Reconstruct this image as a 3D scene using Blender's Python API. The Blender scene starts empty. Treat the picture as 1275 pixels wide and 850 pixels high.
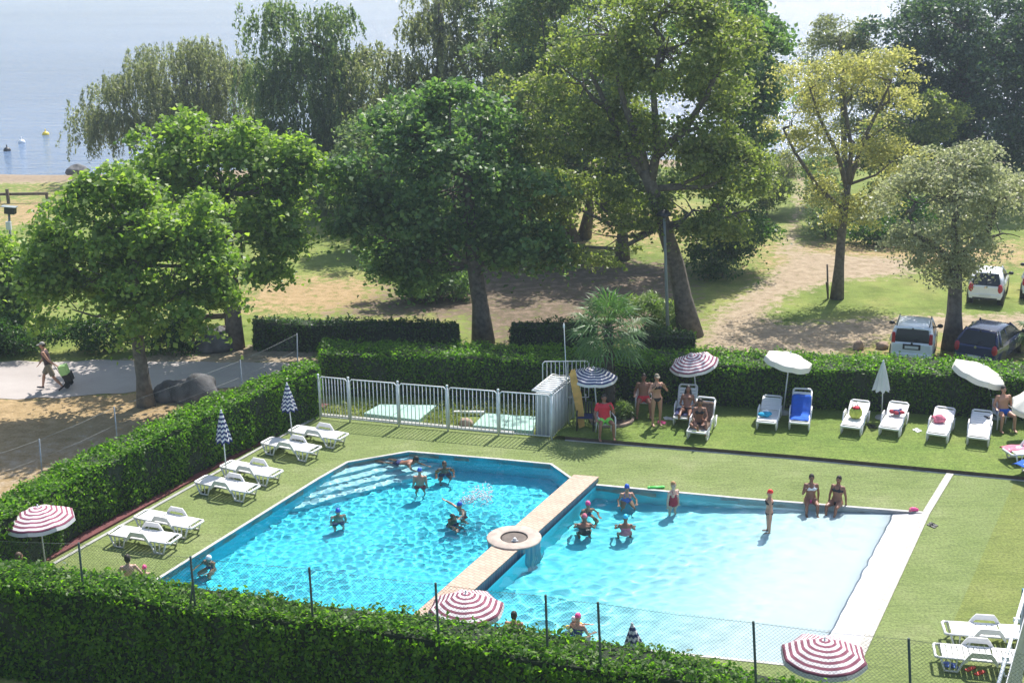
import bpy, math, random
import numpy as np
from mathutils import Vector, Matrix
from mathutils.geometry import tessellate_polygon

random.seed(7)
RNG = np.random.default_rng(11)
S = bpy.context.scene
COL = S.collection
PI = math.pi
R = math.radians

# ------------------------------------------------------------------ camera model
F, PITCH, ROLL, CH = 1650.0, R(16.7), R(-0.8), 15.0
_U = Vector((0, math.sin(PITCH), math.cos(PITCH)))
_X = Vector((1, 0, 0))
CR = (_X * math.cos(ROLL) + _U * math.sin(ROLL)).normalized()
CU = (_U * math.cos(ROLL) - _X * math.sin(ROLL)).normalized()
CF = Vector((0, math.cos(PITCH), -math.sin(PITCH)))


def ray(px, py):
    return CF + CR * ((px - 637.5) / F) - CU * ((py - 425.0) / F)


def P(px, py, z=0.0):
    d = ray(px, py)
    t = (z - CH) / d.z
    return Vector((d.x * t, d.y * t, z))


def D(px, py, Y):
    """point seen at a pixel, on the upright plane y = Y"""
    d = ray(px, py)
    t = Y / d.y
    return Vector((d.x * t, Y, CH + d.z * t))


def Q(px, py, z=0.0):
    v = P(px, py, z)
    return (v.x, v.y)


cam = bpy.data.cameras.new('camera')
cob = bpy.data.objects.new('camera', cam)
COL.objects.link(cob)
S.camera = cob
cam.sensor_width = 36
cam.lens = F / 1275 * 36
cam.clip_end = 30000
mw = Matrix((CR, CU, -CF)).transposed().to_4x4()
mw.translation = Vector((0, 0, CH))
cob.matrix_world = mw

# ------------------------------------------------------------------ object helpers


def tag(o, label=None, cat=None, group=None, kind=None):
    if label: o['label'] = label
    if cat: o['category'] = cat
    if group: o['group'] = group
    if kind: o['kind'] = kind
    return o


def empty(name, loc=(0, 0, 0), rz=0.0, label=None, cat=None, group=None):
    o = bpy.data.objects.new(name, None)
    o.empty_display_size = .2
    COL.objects.link(o)
    o.location = loc
    o.rotation_euler = (0, 0, rz)
    return tag(o, label, cat, group)


def copy_tree(o, parent=None):
    c = o.copy()
    COL.objects.link(c)
    c.parent = parent
    for ch in list(o.children):
        copy_tree(ch, c)
    return c


class MB:
    """collects shapes, links them as one mesh object"""

    def __init__(s):
        s.v, s.f, s.m, s.sm = [], [], [], []

    def add(s, vs, fs, mi=0, smooth=False):
        b = len(s.v)
        s.v.extend([tuple(v) for v in vs])
        for f in fs:
            s.f.append(tuple(b + i for i in f))
            s.m.append(mi)
            s.sm.append(smooth)
        return s

    def box(s, c, size, rz=0, mi=0, rx=0, ry=0, taper=1.0):
        hx, hy, hz = size[0] / 2, size[1] / 2, size[2] / 2
        from mathutils import Euler
        m = Euler((rx, ry, rz)).to_matrix()
        vs = []
        for z in (-hz, hz):
            k = taper if z > 0 else 1
            for x, y in ((-hx, -hy), (hx, -hy), (hx, hy), (-hx, hy)):
                vs.append(Vector(c) + m @ Vector((x * k, y * k, z)))
        return s.add(vs, [(3, 2, 1, 0), (4, 5, 6, 7), (0, 1, 5, 4), (1, 2, 6, 5), (2, 3, 7, 6), (3, 0, 4, 7)], mi)

    def tube(s, pts, rad, n=8, mi=0, cap=True, side=None, flat=1.0, smooth=True):
        """tube along pts; rad number or list; flat squashes across `side`"""
        pts = [Vector(p) for p in pts]
        if not hasattr(rad, '__len__'):
            rad = [rad] * len(pts)
        vs, fs = [], []
        a = None
        for i, p in enumerate(pts):
            if i == 0: t = pts[1] - p
            elif i == len(pts) - 1: t = p - pts[i - 1]
            else: t = (pts[i + 1] - p).normalized() + (p - pts[i - 1]).normalized()
            if t.length < 1e-9: t = Vector((0, 0, 1))
            t.normalize()
            if a is None:
                a = Vector(side) if side is not None else (Vector((1, 0, 0)) if abs(t.x) < .8 else Vector((0, 1, 0)))
            if side is not None: a = Vector(side)
            a = (a - t * a.dot(t)).normalized()
            b = t.cross(a)
            r = rad[i]
            ra, rb = (r if hasattr(r, '__len__') else (r, r * flat))
            for k in range(n):
                w = 2 * PI * k / n
                vs.append(p + a * (math.cos(w) * ra) + b * (math.sin(w) * rb))
        for i in range(len(pts) - 1):
            for k in range(n):
                k2 = (k + 1) % n
                fs.append((i * n + k, i * n + k2, (i + 1) * n + k2, (i + 1) * n + k))
        s.add(vs, fs, mi, smooth)
        if cap:
            b = len(s.v) - len(vs)
            s.f.append(tuple(b + k for k in range(n - 1, -1, -1))); s.m.append(mi); s.sm.append(False)
            e = b + (len(pts) - 1) * n
            s.f.append(tuple(e + k for k in range(n))); s.m.append(mi); s.sm.append(False)
        return s

    def ball(s, c, r, nu=12, nv=8, mi=0, m=None, z0=-1.0, z1=1.0, smooth=True):
        """ellipsoid (r a number or triple), cut to z0..z1 of its own axis"""
        if not hasattr(r, '__len__'): r = (r, r, r)
        c = Vector(c)
        vs, fs = [], []
        for j in range(nv + 1):
            zz = math.sin(math.asin(z0) + (math.asin(z1) - math.asin(z0)) * j / nv)
            q = math.sqrt(max(0, 1 - zz * zz))
            for k in range(nu):
                w = 2 * PI * k / nu
                p = Vector((q * math.cos(w) * r[0], q * math.sin(w) * r[1], zz * r[2]))
                vs.append(c + (m @ p if m else p))
        for j in range(nv):
            for k in range(nu):
                k2 = (k + 1) % nu
                fs.append((j * nu + k, j * nu + k2, (j + 1) * nu + k2, (j + 1) * nu + k))
        fs.append(tuple(range(nu - 1, -1, -1)))
        fs.append(tuple(nv * nu + k for k in range(nu)))
        return s.add(vs, fs, mi, smooth)

    def lathe(s, c, prof, n=24, mi=0, smooth=True):
        vs, fs = [], []
        c = Vector(c)
        for r, z in prof:
            for k in range(n):
                w = 2 * PI * k / n
                vs.append(c + Vector((r * math.cos(w), r * math.sin(w), z)))
        for j in range(len(prof) - 1):
            for k in range(n):
                k2 = (k + 1) % n
                fs.append((j * n + k, j * n + k2, (j + 1) * n + k2, (j + 1) * n + k))
        return s.add(vs, fs, mi, smooth)

    def prism(s, poly, z0, z1, mi=0, m=None):
        n = len(poly)
        vs = [Vector((p[0], p[1], z)) for z in (z0, z1) for p in poly]
        if m: vs = [m @ v for v in vs]
        fs = [tuple(range(n - 1, -1, -1)), tuple(range(n, 2 * n))]
        fs += [(i, (i + 1) % n, n + (i + 1) % n, n + i) for i in range(n)]
        return s.add(vs, fs, mi)

    def build(s, name, mats, parent=None, loc=None, rz=0, bevel=0, recalc=True):
        me = bpy.data.meshes.new(name)
        me.from_pydata(s.v, [], s.f)
        if not isinstance(mats, (list, tuple)): mats = [mats]
        for m in mats: me.materials.append(m)
        me.polygons.foreach_set('material_index', s.m)
        me.polygons.foreach_set('use_smooth', s.sm)
        me.update()
        if recalc:
            import bmesh
            bm = bmesh.new(); bm.from_mesh(me)
            bmesh.ops.recalc_face_normals(bm, faces=bm.faces)
            bm.to_mesh(me); bm.free()
        o = bpy.data.objects.new(name, me)
        COL.objects.link(o)
        if parent is not None: o.parent = parent
        if loc is not None: o.location = loc
        if rz: o.rotation_euler = (0, 0, rz)
        if bevel:
            b = o.modifiers.new('bevel', 'BEVEL'); b.width = bevel; b.segments = 2; b.limit_method = 'ANGLE'
        return o


def np_mesh(name, verts, faces4, mats, parent=None, smooth=False, midx=None):
    me = bpy.data.meshes.new(name)
    nv, nf = len(verts), len(faces4)
    me.vertices.add(nv)
    me.vertices.foreach_set('co', np.ascontiguousarray(verts, dtype=np.float32).ravel())
    k = faces4.shape[1]
    me.loops.add(nf * k)
    me.loops.foreach_set('vertex_index', np.ascontiguousarray(faces4, dtype=np.int32).ravel())
    me.polygons.add(nf)
    me.polygons.foreach_set('loop_start', np.arange(0, nf * k, k, dtype=np.int32))
    me.polygons.foreach_set('loop_total', np.full(nf, k, dtype=np.int32))
    if smooth: me.polygons.foreach_set('use_smooth', np.ones(nf, dtype=bool))
    if not isinstance(mats, (list, tuple)): mats = [mats]
    for m in mats: me.materials.append(m)
    if midx is not None: me.polygons.foreach_set('material_index', midx.astype(np.int32))
    me.update(calc_edges=True)
    o = bpy.data.objects.new(name, me)
    COL.objects.link(o)
    if parent is not None: o.parent = parent
    return o


# ------------------------------------------------------------------ materials
def _nt(name):
    m = bpy.data.materials.new(name)
    m.use_nodes = True
    nt = m.node_tree
    return m, nt, nt.nodes['Principled BSDF'], nt.nodes['Material Output']


def _noise(nt, scale, detail=4, rough=.55, coord='Object', vec=None, dist=0):
    n = nt.nodes.new('ShaderNodeTexNoise')
    n.inputs['Scale'].default_value = scale
    n.inputs['Detail'].default_value = detail
    n.inputs['Roughness'].default_value = rough
    n.inputs['Distortion'].default_value = dist
    if vec is None:
        tc = nt.nodes.new('ShaderNodeTexCoord'); vec = tc.outputs[coord]
    nt.links.new(vec, n.inputs['Vector'])
    return n.outputs[0]


def _ramp(nt, fac, stops):
    r = nt.nodes.new('ShaderNodeValToRGB')
    e = r.color_ramp.elements
    while len(e) < len(stops): e.new(.5)
    for el, (p, c) in zip(e, stops):
        el.position = p
        el.color = (*c, 1) if hasattr(c, '__len__') else (c, c, c, 1)
    nt.links.new(fac, r.inputs[0])
    return r.outputs[0]


def _mix(nt, fac, a, b, mode='MIX'):
    n = nt.nodes.new('ShaderNodeMix')
    n.data_type = 'RGBA'; n.blend_type = mode
    for sock, val in ((n.inputs[0], fac), (n.inputs[6], a), (n.inputs[7], b)):
        if hasattr(val, 'default_value') or hasattr(val, 'links'): nt.links.new(val, sock)
        elif hasattr(val, '__len__'): sock.default_value = (*val, 1)
        else: sock.default_value = val
    return n.outputs[2]


def _math(nt, op, a, b=0.0, clamp=False):
    n = nt.nodes.new('ShaderNodeMath'); n.operation = op; n.use_clamp = clamp
    for sock, val in ((n.inputs[0], a), (n.inputs[1], b)):
        if hasattr(val, 'links'): nt.links.new(val, sock)
        else: sock.default_value = val
    return n.outputs[0]


def _bump(nt, bs, h, strength=.3, dist=.05):
    b = nt.nodes.new('ShaderNodeBump')
    b.inputs['Strength'].default_value = strength
    b.inputs['Distance'].default_value = dist
    nt.links.new(h, b.inputs['Height'])
    nt.links.new(b.outputs[0], bs.inputs['Normal'])


def pm(name, col, rough=.6, var=.15, scale=3.0, bump=0.0, bscale=30, metal=0, spec=.5, coat=0):
    m, nt, bs, out = _nt(name)
    n = _noise(nt, scale, 5)
    lo = tuple(max(0, c * (1 - var)) for c in col)
    hi = tuple(min(1, c * (1 + var)) for c in col)
    c = _ramp(nt, n, [(.3, lo), (.7, hi)])
    nt.links.new(c, bs.inputs['Base Color'])
    bs.inputs['Roughness'].default_value = rough
    bs.inputs['Metallic'].default_value = metal
    bs.inputs['Specular IOR Level'].default_value = spec
    bs.inputs['Coat Weight'].default_value = coat
    if bump: _bump(nt, bs, _noise(nt, bscale, 3), bump, .03)
    return m


def leafmat(name, cols, trans=.45, tcol=None, gloss=.35, rough=.45):
    """cols: list of greens picked per leaf; thin leaves pass some light"""
    m, nt, bs, out = _nt(name)
    g = nt.nodes.new('ShaderNodeNewGeometry')
    n = _noise(nt, .9, 3)
    f = _math(nt, 'ADD', _math(nt, 'MULTIPLY', g.outputs['Random Per Island'], .65), _math(nt, 'MULTIPLY', n, .45))
    k = len(cols)
    c = _ramp(nt, f, [(.18 + .7 * i / max(1, k - 1), cols[i]) for i in range(k)])
    nt.links.new(c, bs.inputs['Base Color'])
    bs.inputs['Roughness'].default_value = rough
    bs.inputs['Specular IOR Level'].default_value = gloss
    tr = nt.nodes.new('ShaderNodeBsdfTranslucent')
    tc = _mix(nt, 1.0, c, tcol or (1.0, 1.25, .35), 'MULTIPLY')
    hs = nt.nodes.new('ShaderNodeHueSaturation'); hs.inputs['Value'].default_value = 1.45
    nt.links.new(tc, hs.inputs['Color'])
    nt.links.new(hs.outputs[0], tr.inputs['Color'])
    mx = nt.nodes.new('ShaderNodeMixShader'); mx.inputs[0].default_value = trans
    nt.links.new(bs.outputs[0], mx.inputs[1]); nt.links.new(tr.outputs[0], mx.inputs[2])
    nt.links.new(mx.outputs[0], out.inputs[0])
    return m


M = {}
M['white_plastic'] = pm('white_plastic', (.74, .73, .72), .35, .05, 2)
M['white_paint'] = pm('white_paint', (.7, .72, .73), .4, .08, 3, .05)
M['galvanised'] = pm('galvanised_metal', (.28, .31, .33), .45, .2, 8, 0, metal=.5)
M['dark_post'] = pm('dark_green_post', (.02, .045, .035), .5, .2, 8)
M['wire'] = pm('green_wire', (.07, .1, .085), .5, .1, 8)
M['grey_wire'] = pm('grey_wire', (.25, .27, .27), .5, .1, 8)
M['bark'] = pm('bark', (.125, .105, .085), .9, .45, 6, .8, 14)
M['bark_light'] = pm('pale_bark', (.13, .12, .1), .9, .5, 4, .8, 10)
M['stone'] = pm('grey_stone', (.13, .13, .13), .85, .5, 2.5, .7, 9)
M['stone_tan'] = pm('tan_stone', (.34, .24, .18), .85, .4, 4, .6, 14)
M['kerb'] = pm('kerb_stone', (.42, .41, .38), .8, .25, 3, .2)
M['coping'] = pm('coping_stone', (.44, .43, .4), .7, .25, 3, .2)
M['red_strip'] = pm('red_paving', (.13, .035, .035), .8, .3, 4, .3)
M['black'] = pm('black_plastic', (.02, .02, .022), .5, .2, 5)
M['rubber'] = pm('rubber', (.022, .022, .022), .85, .2, 5)
M['blue_towel'] = pm('blue_towel', (.01, .1, .5), .9, .15, 9, .4, 60)
M['navy'] = pm('navy_fabric', (.02, .03, .12), .8, .2, 9)
M['cyan_towel'] = pm('cyan_towel', (.01, .3, .5), .9, .15, 9, .4, 60)
M['pink_towel'] = pm('pink_towel', (.65, .18, .25), .9, .3, 9, .4, 60)
M['brown_towel'] = pm('brown_towel', (.13, .085, .06), .9, .6, 16, .4, 60)
M['lime'] = pm('lime_fabric', (.25, .75, .12), .8, .1, 9)
M['red'] = pm('red_fabric', (.62, .03, .05), .8, .15, 9)
M['dark_red'] = pm('dark_red_fabric', (.35, .03, .05), .8, .15, 9)
M['pink'] = pm('pink_rubber', (.85, .1, .3), .5, .1, 9)
M['cap_red'] = pm('red_rubber', (.8, .04, .03), .5, .1, 9)
M['orange'] = pm('orange_plastic', (.9, .22, .03), .4, .1, 9)
M['yellow'] = pm('yellow_plastic', (.85, .6, .05), .4, .1, 9)
M['green_toy'] = pm('green_foam', (.1, .6, .1), .5, .1, 9)
M['cap_blue'] = pm('blue_rubber', (.02, .1, .5), .5, .1, 9)
M['cap_cyan'] = pm('cyan_rubber', (.03, .5, .75), .5, .1, 9)
M['cap_white'] = pm('white_rubber', (.75, .76, .78), .5, .05, 9)
M['cream'] = pm('cream_canvas', (.74, .7, .62), .85, .06, 2, .1)
M['grey_canvas'] = pm('pale_grey_canvas', (.55, .58, .56), .85, .08, 2, .1)
M['stripe_w'] = pm('stripe_white', (.72, .68, .68), .85, .06, 3)
M['stripe_r'] = pm('stripe_maroon', (.24, .07, .11), .85, .15, 3)
M['stripe_b'] = pm('stripe_navy', (.025, .035, .14), .85, .15, 3)
M['board'] = pm('yellow_foam_board', (.6, .34, .1), .6, .3, 4, .1)
M['pad'] = pm('pale_green_cover', (.3, .47, .4), .7, .12, 1.5, .1)
M['concrete'] = pm('concrete', (.36, .36, .34), .85, .2, 3, .3)
M['wood'] = pm('weathered_wood', (.12, .09, .07), .85, .35, 5, .4)
M['lamp_grey'] = pm('lamp_grey', (.22, .25, .25), .5, .1, 5)
M['hair_dark'] = pm('dark_hair', (.025, .017, .012), .6, .3, 20)
M['hair_brown'] = pm('brown_hair', (.09, .05, .03), .6, .3, 20)
M['hair_blond'] = pm('blond_hair', (.42, .22, .09), .6, .3, 20)
M['hair_grey'] = pm('grey_hair', (.3, .28, .26), .6, .3, 20)
M['skin'] = pm('skin', (.46, .24, .16), .5, .08, 6)
M['skin_tan'] = pm('tanned_skin', (.26, .12, .075), .5, .08, 6)
M['skin_pale'] = pm('pale_skin', (.6, .38, .29), .5, .06, 6)
M['glass_dark'] = pm('dark_glass', (.012, .016, .02), .18, .2, 2, spec=.35)
M['car_white'] = pm('white_car_paint', (.8, .82, .84), .25, .03, 2, coat=.6)
M['car_blue'] = pm('dark_blue_car_paint', (.012, .02, .085), .25, .1, 2, coat=.6)
M['tail'] = pm('red_lens', (.45, .02, .03), .2, .1, 4)
M['chrome'] = pm('bright_metal', (.6, .6, .6), .25, .05, 4, metal=1)
M['plate'] = pm('number_plate_white', (.7, .7, .7), .5, .03, 4)
M['bikini_b'] = pm('black_fabric', (.012, .012, .018), .7, .2, 9)
M['khaki'] = pm('khaki_fabric', (.22, .19, .14), .85, .15, 9)
M['brown_shirt'] = pm('dark_brown_fabric', (.06, .035, .04), .85, .3, 9)
M['trolley_green'] = pm('yellow_green_fabric', (.45, .7, .25), .7, .1, 5)
M['soil_and_riser_shade'] = pm('soil', (.09, .065, .045), .95, .35, 5, .6, 30)  # soil of the plant bed; also the lawn riser's shade as colour
M['tile_blue'] = None


def turf(name, c1, c2, c3):
    m, nt, bs, out = _nt(name)
    a = _noise(nt, .55, 5, .6)
    b = _noise(nt, 14, 4, .7)
    c = _noise(nt, 90, 2, .6)
    base = _ramp(nt, a, [(.32, c1), (.55, c2), (.72, c3)])
    tc = nt.nodes.new('ShaderNodeTexCoord'); mp = nt.nodes.new('ShaderNodeMapping'); mp.inputs['Scale'].default_value = (.5, 3.2, 1); mp.inputs['Rotation'].default_value = (0, 0, R(8))
    nt.links.new(tc.outputs['Object'], mp.inputs[0])
    stx = _noise(nt, 2.2, 6, .7, vec=mp.outputs[0], dist=.6)
    base = _mix(nt, .8, base, _ramp(nt, stx, [(.3, .7), (.5, .93), (.7, 1.12)]), 'MULTIPLY')
    f = _mix(nt, .85, base, _ramp(nt, b, [(.3, .35), (.7, 1.05)]), 'MULTIPLY')
    f = _mix(nt, .5, f, _ramp(nt, c, [(.3, .4), (.7, 1.0)]), 'MULTIPLY')
    nt.links.new(f, bs.inputs['Base Color'])
    bs.inputs['Roughness'].default_value = .85
    bs.inputs['Specular IOR Level'].default_value = .2
    _bump(nt, bs, b, .6, .05)
    return m


M['turf'] = turf('artificial_turf', (.22, .295, .085), (.27, .34, .115), (.34, .39, .165))
M['lawn'] = turf('upper_lawn', (.17, .27, .045), (.22, .31, .06), (.27, .34, .085))
M['turf_dark'] = turf('darker_turf', (.21, .27, .06), (.26, .31, .08), (.31, .35, .11))


def ground_material():
    m, nt, bs, out = _nt('park_ground')
    at = nt.nodes.new('ShaderNodeAttribute'); at.attribute_name = 'soil'
    sep = nt.nodes.new('ShaderNodeSeparateColor')
    nt.links.new(at.outputs['Color'], sep.inputs[0])
    n1 = _noise(nt, .25, 6, .65); n2 = _noise(nt, 2.2, 5, .7); n3 = _noise(nt, 18, 3, .6)
    grass = _ramp(nt, n1, [(.3, (.13, .19, .035)), (.5, (.2, .25, .06)), (.68, (.3, .3, .095))])
    straw = _ramp(nt, n2, [(.3, (.27, .19, .09)), (.7, (.46, .33, .18))])
    dirt = _ramp(nt, n2, [(.3, (.25, .185, .12)), (.7, (.46, .37, .26))])
    nz = _math(nt, 'MULTIPLY', _math(nt, 'SUBTRACT', _math(nt, 'ADD', n2, _math(nt, 'MULTIPLY', n3, .35)), .67), 1.7)
    f1 = _math(nt, 'ADD', sep.outputs[0], nz, True)
    f2 = _math(nt, 'ADD', sep.outputs[1], nz, True)
    n4 = _noise(nt, .9, 5, .7)
    grass = _mix(nt, .8, grass, _ramp(nt, n4, [(.3, .55), (.5, .9), (.7, 1.15)]), 'MULTIPLY')
    sh = lambda f: _ramp(nt, f, [(.36, 0.0), (.64, 1.0)])
    c = _mix(nt, sh(f1), grass, straw)
    c = _mix(nt, sh(f2), c, dirt)
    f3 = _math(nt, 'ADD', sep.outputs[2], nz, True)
    c = _mix(nt, sh(f3), c, _ramp(nt, n2, [(.3, (.085, .075, .04)), (.5, (.15, .115, .08)), (.7, (.3, .22, .16))]))  # dark soil mix that also carries the painted shade under the trees
    c = _mix(nt, .55, c, _ramp(nt, n3, [(.3, .45), (.65, 1.0)]), 'MULTIPLY')
    nt.links.new(c, bs.inputs['Base Color'])
    bs.inputs['Roughness'].default_value = .95
    bs.inputs['Specular IOR Level'].default_value = .15
    _bump(nt, bs, n2, .5, .12)
    return m


M['ground'] = ground_material()


def asphalt():
    m, nt, bs, out = _nt('asphalt_road')
    a = _noise(nt, .5, 5, .6); b = _noise(nt, 30, 3, .6)
    c = _ramp(nt, a, [(.3, (.34, .3, .275)), (.7, (.43, .385, .355))])
    c = _mix(nt, .4, c, _ramp(nt, b, [(.3, .6), (.7, 1.0)]), 'MULTIPLY')
    nt.links.new(c, bs.inputs['Base Color']); bs.inputs['Roughness'].default_value = .9
    return m


M['road'] = asphalt()


def tiles(name, c1, c2, mortar, w, h, coord='Object', rot=0, scale=1, ms=.02):
    m, nt, bs, out = _nt(name)
    tc = nt.nodes.new('ShaderNodeTexCoord'); mp = nt.nodes.new('ShaderNodeMapping')
    mp.inputs['Rotation'].default_value = (0, 0, rot)
    nt.links.new(tc.outputs[coord], mp.inputs[0])
    b = nt.nodes.new('ShaderNodeTexBrick')
    nt.links.new(mp.outputs[0], b.inputs['Vector'])
    b.inputs['Color1'].default_value = (*c1, 1); b.inputs['Color2'].default_value = (*c2, 1)
    b.inputs['Mortar'].default_value = (*mortar, 1)
    b.inputs['Scale'].default_value = scale
    b.inputs['Brick Width'].default_value = w; b.inputs['Row Height'].default_value = h
    b.inputs['Mortar Size'].default_value = ms
    c = _mix(nt, .5, b.outputs[0], _ramp(nt, _noise(nt, 2.5, 5), [(.3, .7), (.7, 1.0)]), 'MULTIPLY')
    nt.links.new(c, bs.inputs['Base Color']); bs.inputs['Roughness'].default_value = .75
    return m


M['deck_tile'] = tiles('divider_paving', (.55, .40, .30), (.47, .33, .24), (.33, .25, .2), .22, .11, rot=R(41), ms=.012)
M['tile_side'] = tiles('blue_wall_tile', (.05, .22, .33), (.1, .3, .42), (.3, .38, .4), .08, .08, ms=.008)
M['beach_kerb'] = tiles('kerb_slabs', (.5, .47, .42), (.43, .4, .36), (.25, .24, .22), .5, .2, rot=R(64), ms=.008)
M['ring_stone'] = pm('ring_stone', (.4, .33, .28), .8, .2, 5, .3, 40)

# leaves
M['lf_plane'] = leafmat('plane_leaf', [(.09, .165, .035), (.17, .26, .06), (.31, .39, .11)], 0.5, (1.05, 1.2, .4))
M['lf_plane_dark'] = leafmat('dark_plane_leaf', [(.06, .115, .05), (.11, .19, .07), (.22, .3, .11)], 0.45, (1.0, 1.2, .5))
M['lf_oak'] = leafmat('oak_leaf', [(.1, .14, .045), (.18, .22, .065), (.33, .34, .12)], 0.48, (1.0, 1.15, .5))
M['lf_yellow'] = leafmat('yellowing_leaf', [(.24, .26, .09), (.37, .38, .14), (.53, .5, .22)], 0.45, (1.05, 1.05, .65))
M['lf_willow'] = leafmat('willow_leaf', [(.13, .15, .07), (.2, .22, .11), (.31, .32, .17)], 0.42, (1, 1.1, .6))
M['lf_willow_g'] = leafmat('green_willow_leaf', [(.08, .13, .055), (.13, .19, .08), (.23, .28, .12)], 0.42, (1, 1.12, .55))
M['lf_grey'] = leafmat('silver_leaf', [(.2, .22, .12), (.3, .31, .19), (.46, .45, .3)], 0.4, (1, 1.08, .75))
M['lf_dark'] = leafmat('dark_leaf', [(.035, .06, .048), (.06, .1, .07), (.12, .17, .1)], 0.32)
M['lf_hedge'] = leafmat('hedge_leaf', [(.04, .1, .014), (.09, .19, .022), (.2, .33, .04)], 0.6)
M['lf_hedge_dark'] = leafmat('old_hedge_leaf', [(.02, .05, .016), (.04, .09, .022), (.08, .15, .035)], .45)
M['lf_shrub'] = leafmat('long_shrub_leaf', [(.09, .15, .04), (.17, .24, .07), (.3, .35, .15)], .4)
M['lf_palm'] = leafmat('palm_leaf', [(.04, .09, .035), (.07, .14, .05), (.12, .21, .08)], .3)
M['lf_weed'] = leafmat('weed_leaf', [(.1, .14, .04), (.17, .2, .06), (.28, .27, .1)], .4)
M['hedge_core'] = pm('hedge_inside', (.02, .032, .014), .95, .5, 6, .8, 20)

# ------------------------------------------------------------------ geometry helpers
def inpoly(X, Y, poly):
    c = np.zeros(X.shape, bool)
    n = len(poly)
    for i in range(n):
        x1, y1 = poly[i]; x2, y2 = poly[(i + 1) % n]
        t = ((y1 > Y) != (y2 > Y))
        with np.errstate(divide='ignore', invalid='ignore'):
            xx = (x2 - x1) * (Y - y1) / (y2 - y1 + 1e-12) + x1
        c ^= t & (X < xx)
    return c


def pdist(X, Y, poly, closed=True):
    d = np.full(X.shape, 1e9)
    n = len(poly)
    for i in range(n if closed else n - 1):
        x1, y1 = poly[i]; x2, y2 = poly[(i + 1) % n]
        dx, dy = x2 - x1, y2 - y1
        t = np.clip(((X - x1) * dx + (Y - y1) * dy) / (dx * dx + dy * dy + 1e-9), 0, 1)
        d = np.minimum(d, np.hypot(X - x1 - t * dx, Y - y1 - t * dy))
    return d


def sdist(X, Y, poly):
    d = pdist(X, Y, poly)
    return np.where(inpoly(X, Y, poly), d, -d)


def sheet(name, outer, z, mat, holes=(), kind='structure', parent=None):
    loops = [[Vector((x, y, z)) for x, y in outer]] + [[Vector((x, y, z)) for x, y in h] for h in holes]
    tri = tessellate_polygon(loops)
    vs = [v for l in loops for v in l]
    mb = MB(); mb.add(vs, [tuple(t) for t in tri])
    o = mb.build(name, mat, parent)
    me = o.data
    if sum(p.normal.z for p in me.polygons) < 0:
        me.flip_normals()
    if kind and parent is None: o['kind'] = kind
    return o


def strip(mb, pts, w, z0, z1, mi=0, side=0):
    """kerb of width w along pts (2d); side -1..1 shifts it sideways"""
    pts = [Vector((p[0], p[1], 0)) for p in pts]
    ns = []
    for i in range(len(pts)):
        a = pts[max(0, i - 1)]; b = pts[min(len(pts) - 1, i + 1)]
        t = (b - a).normalized(); ns.append(Vector((-t.y, t.x, 0)))
    for i in range(len(pts) - 1):
        a0 = pts[i] + ns[i] * w * (side - .5); a1 = pts[i] + ns[i] * w * (side + .5)
        b0 = pts[i + 1] + ns[i + 1] * w * (side - .5); b1 = pts[i + 1] + ns[i + 1] * w * (side + .5)
        v = [Vector((q.x, q.y, z)) for z in (z0, z1) for q in (a0, a1, b1, b0)]
        mb.add(v, [(4, 5, 6, 7), (3, 2, 1, 0), (0, 1, 5, 4), (1, 2, 6, 5), (2, 3, 7, 6), (3, 0, 4, 7)], mi)


# ------------------------------------------------------------------ outlines on the ground
LP = [Q(172, 737), Q(396, 597), Q(433.5, 575.5), Q(509, 562.5), Q(622, 572), Q(685, 578), Q(713, 598), Q(500, 778)]
RP = [Q(742, 604), Q(920, 620.5), Q(1150, 638.5), Q(1057, 834), Q(556, 782)]
DV = [Q(714.5, 590.5, .12), Q(746, 593, .12), Q(549, 771, .12), Q(507, 771, .12)]
kerbline = [Q(704, 547.5, 0), Q(990, 571, 0), Q(1275, 598, 0), Q(1500, 620, 0)]
deck_outer = [Q(397, 516), Q(690, 547)] + kerbline + [Q(1700, 640), Q(1500, 900), Q(640, 900), Q(-120, 800), Q(40, 706)]
lawn_outer = kerbline[::-1] + [Q(690, 546), Q(712, 522), Q(722, 500), Q(900, 500), Q(1275, 520), Q(1500, 535), Q(1700, 560), Q(1700, 640)]

# ------------------------------------------------------------------ ground
SHORE = 97.0
fx = np.arange(-62, 66, .3); fy = np.arange(12, 104, .3)
xs = np.concatenate([[-3000, -900, -300, -120, -80], fx, [80, 120, 300, 900, 3000]])
ys = np.concatenate([[-300, -60, -10, 4], fy])
X, Y = np.meshgrid(xs, ys)
Z = np.full(X.shape, -.02)
Z += .04 * np.sin(X * .21 + 1) * np.sin(Y * .17) * np.clip((Y - 46) / 8, 0, 1)
shore = SHORE + 1.2 * np.sin(X * .09 + .6) + .6 * np.sin(X * .23)
t = np.clip((Y - (shore - 4)) / 8, 0, 1)
Z -= 1.16 * t
dry = np.full(X.shape, .13); dirt = np.zeros(X.shape); humus_and_shade = np.zeros(X.shape)


def blob(arr, poly, val, soft=1.0):
    pts = [Q(*p) for p in poly]
    s = np.clip(sdist(X, Y, pts) / soft * .5 + .5, 0, 1)
    arr[:] = arr * (1 - s) + val * s


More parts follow.
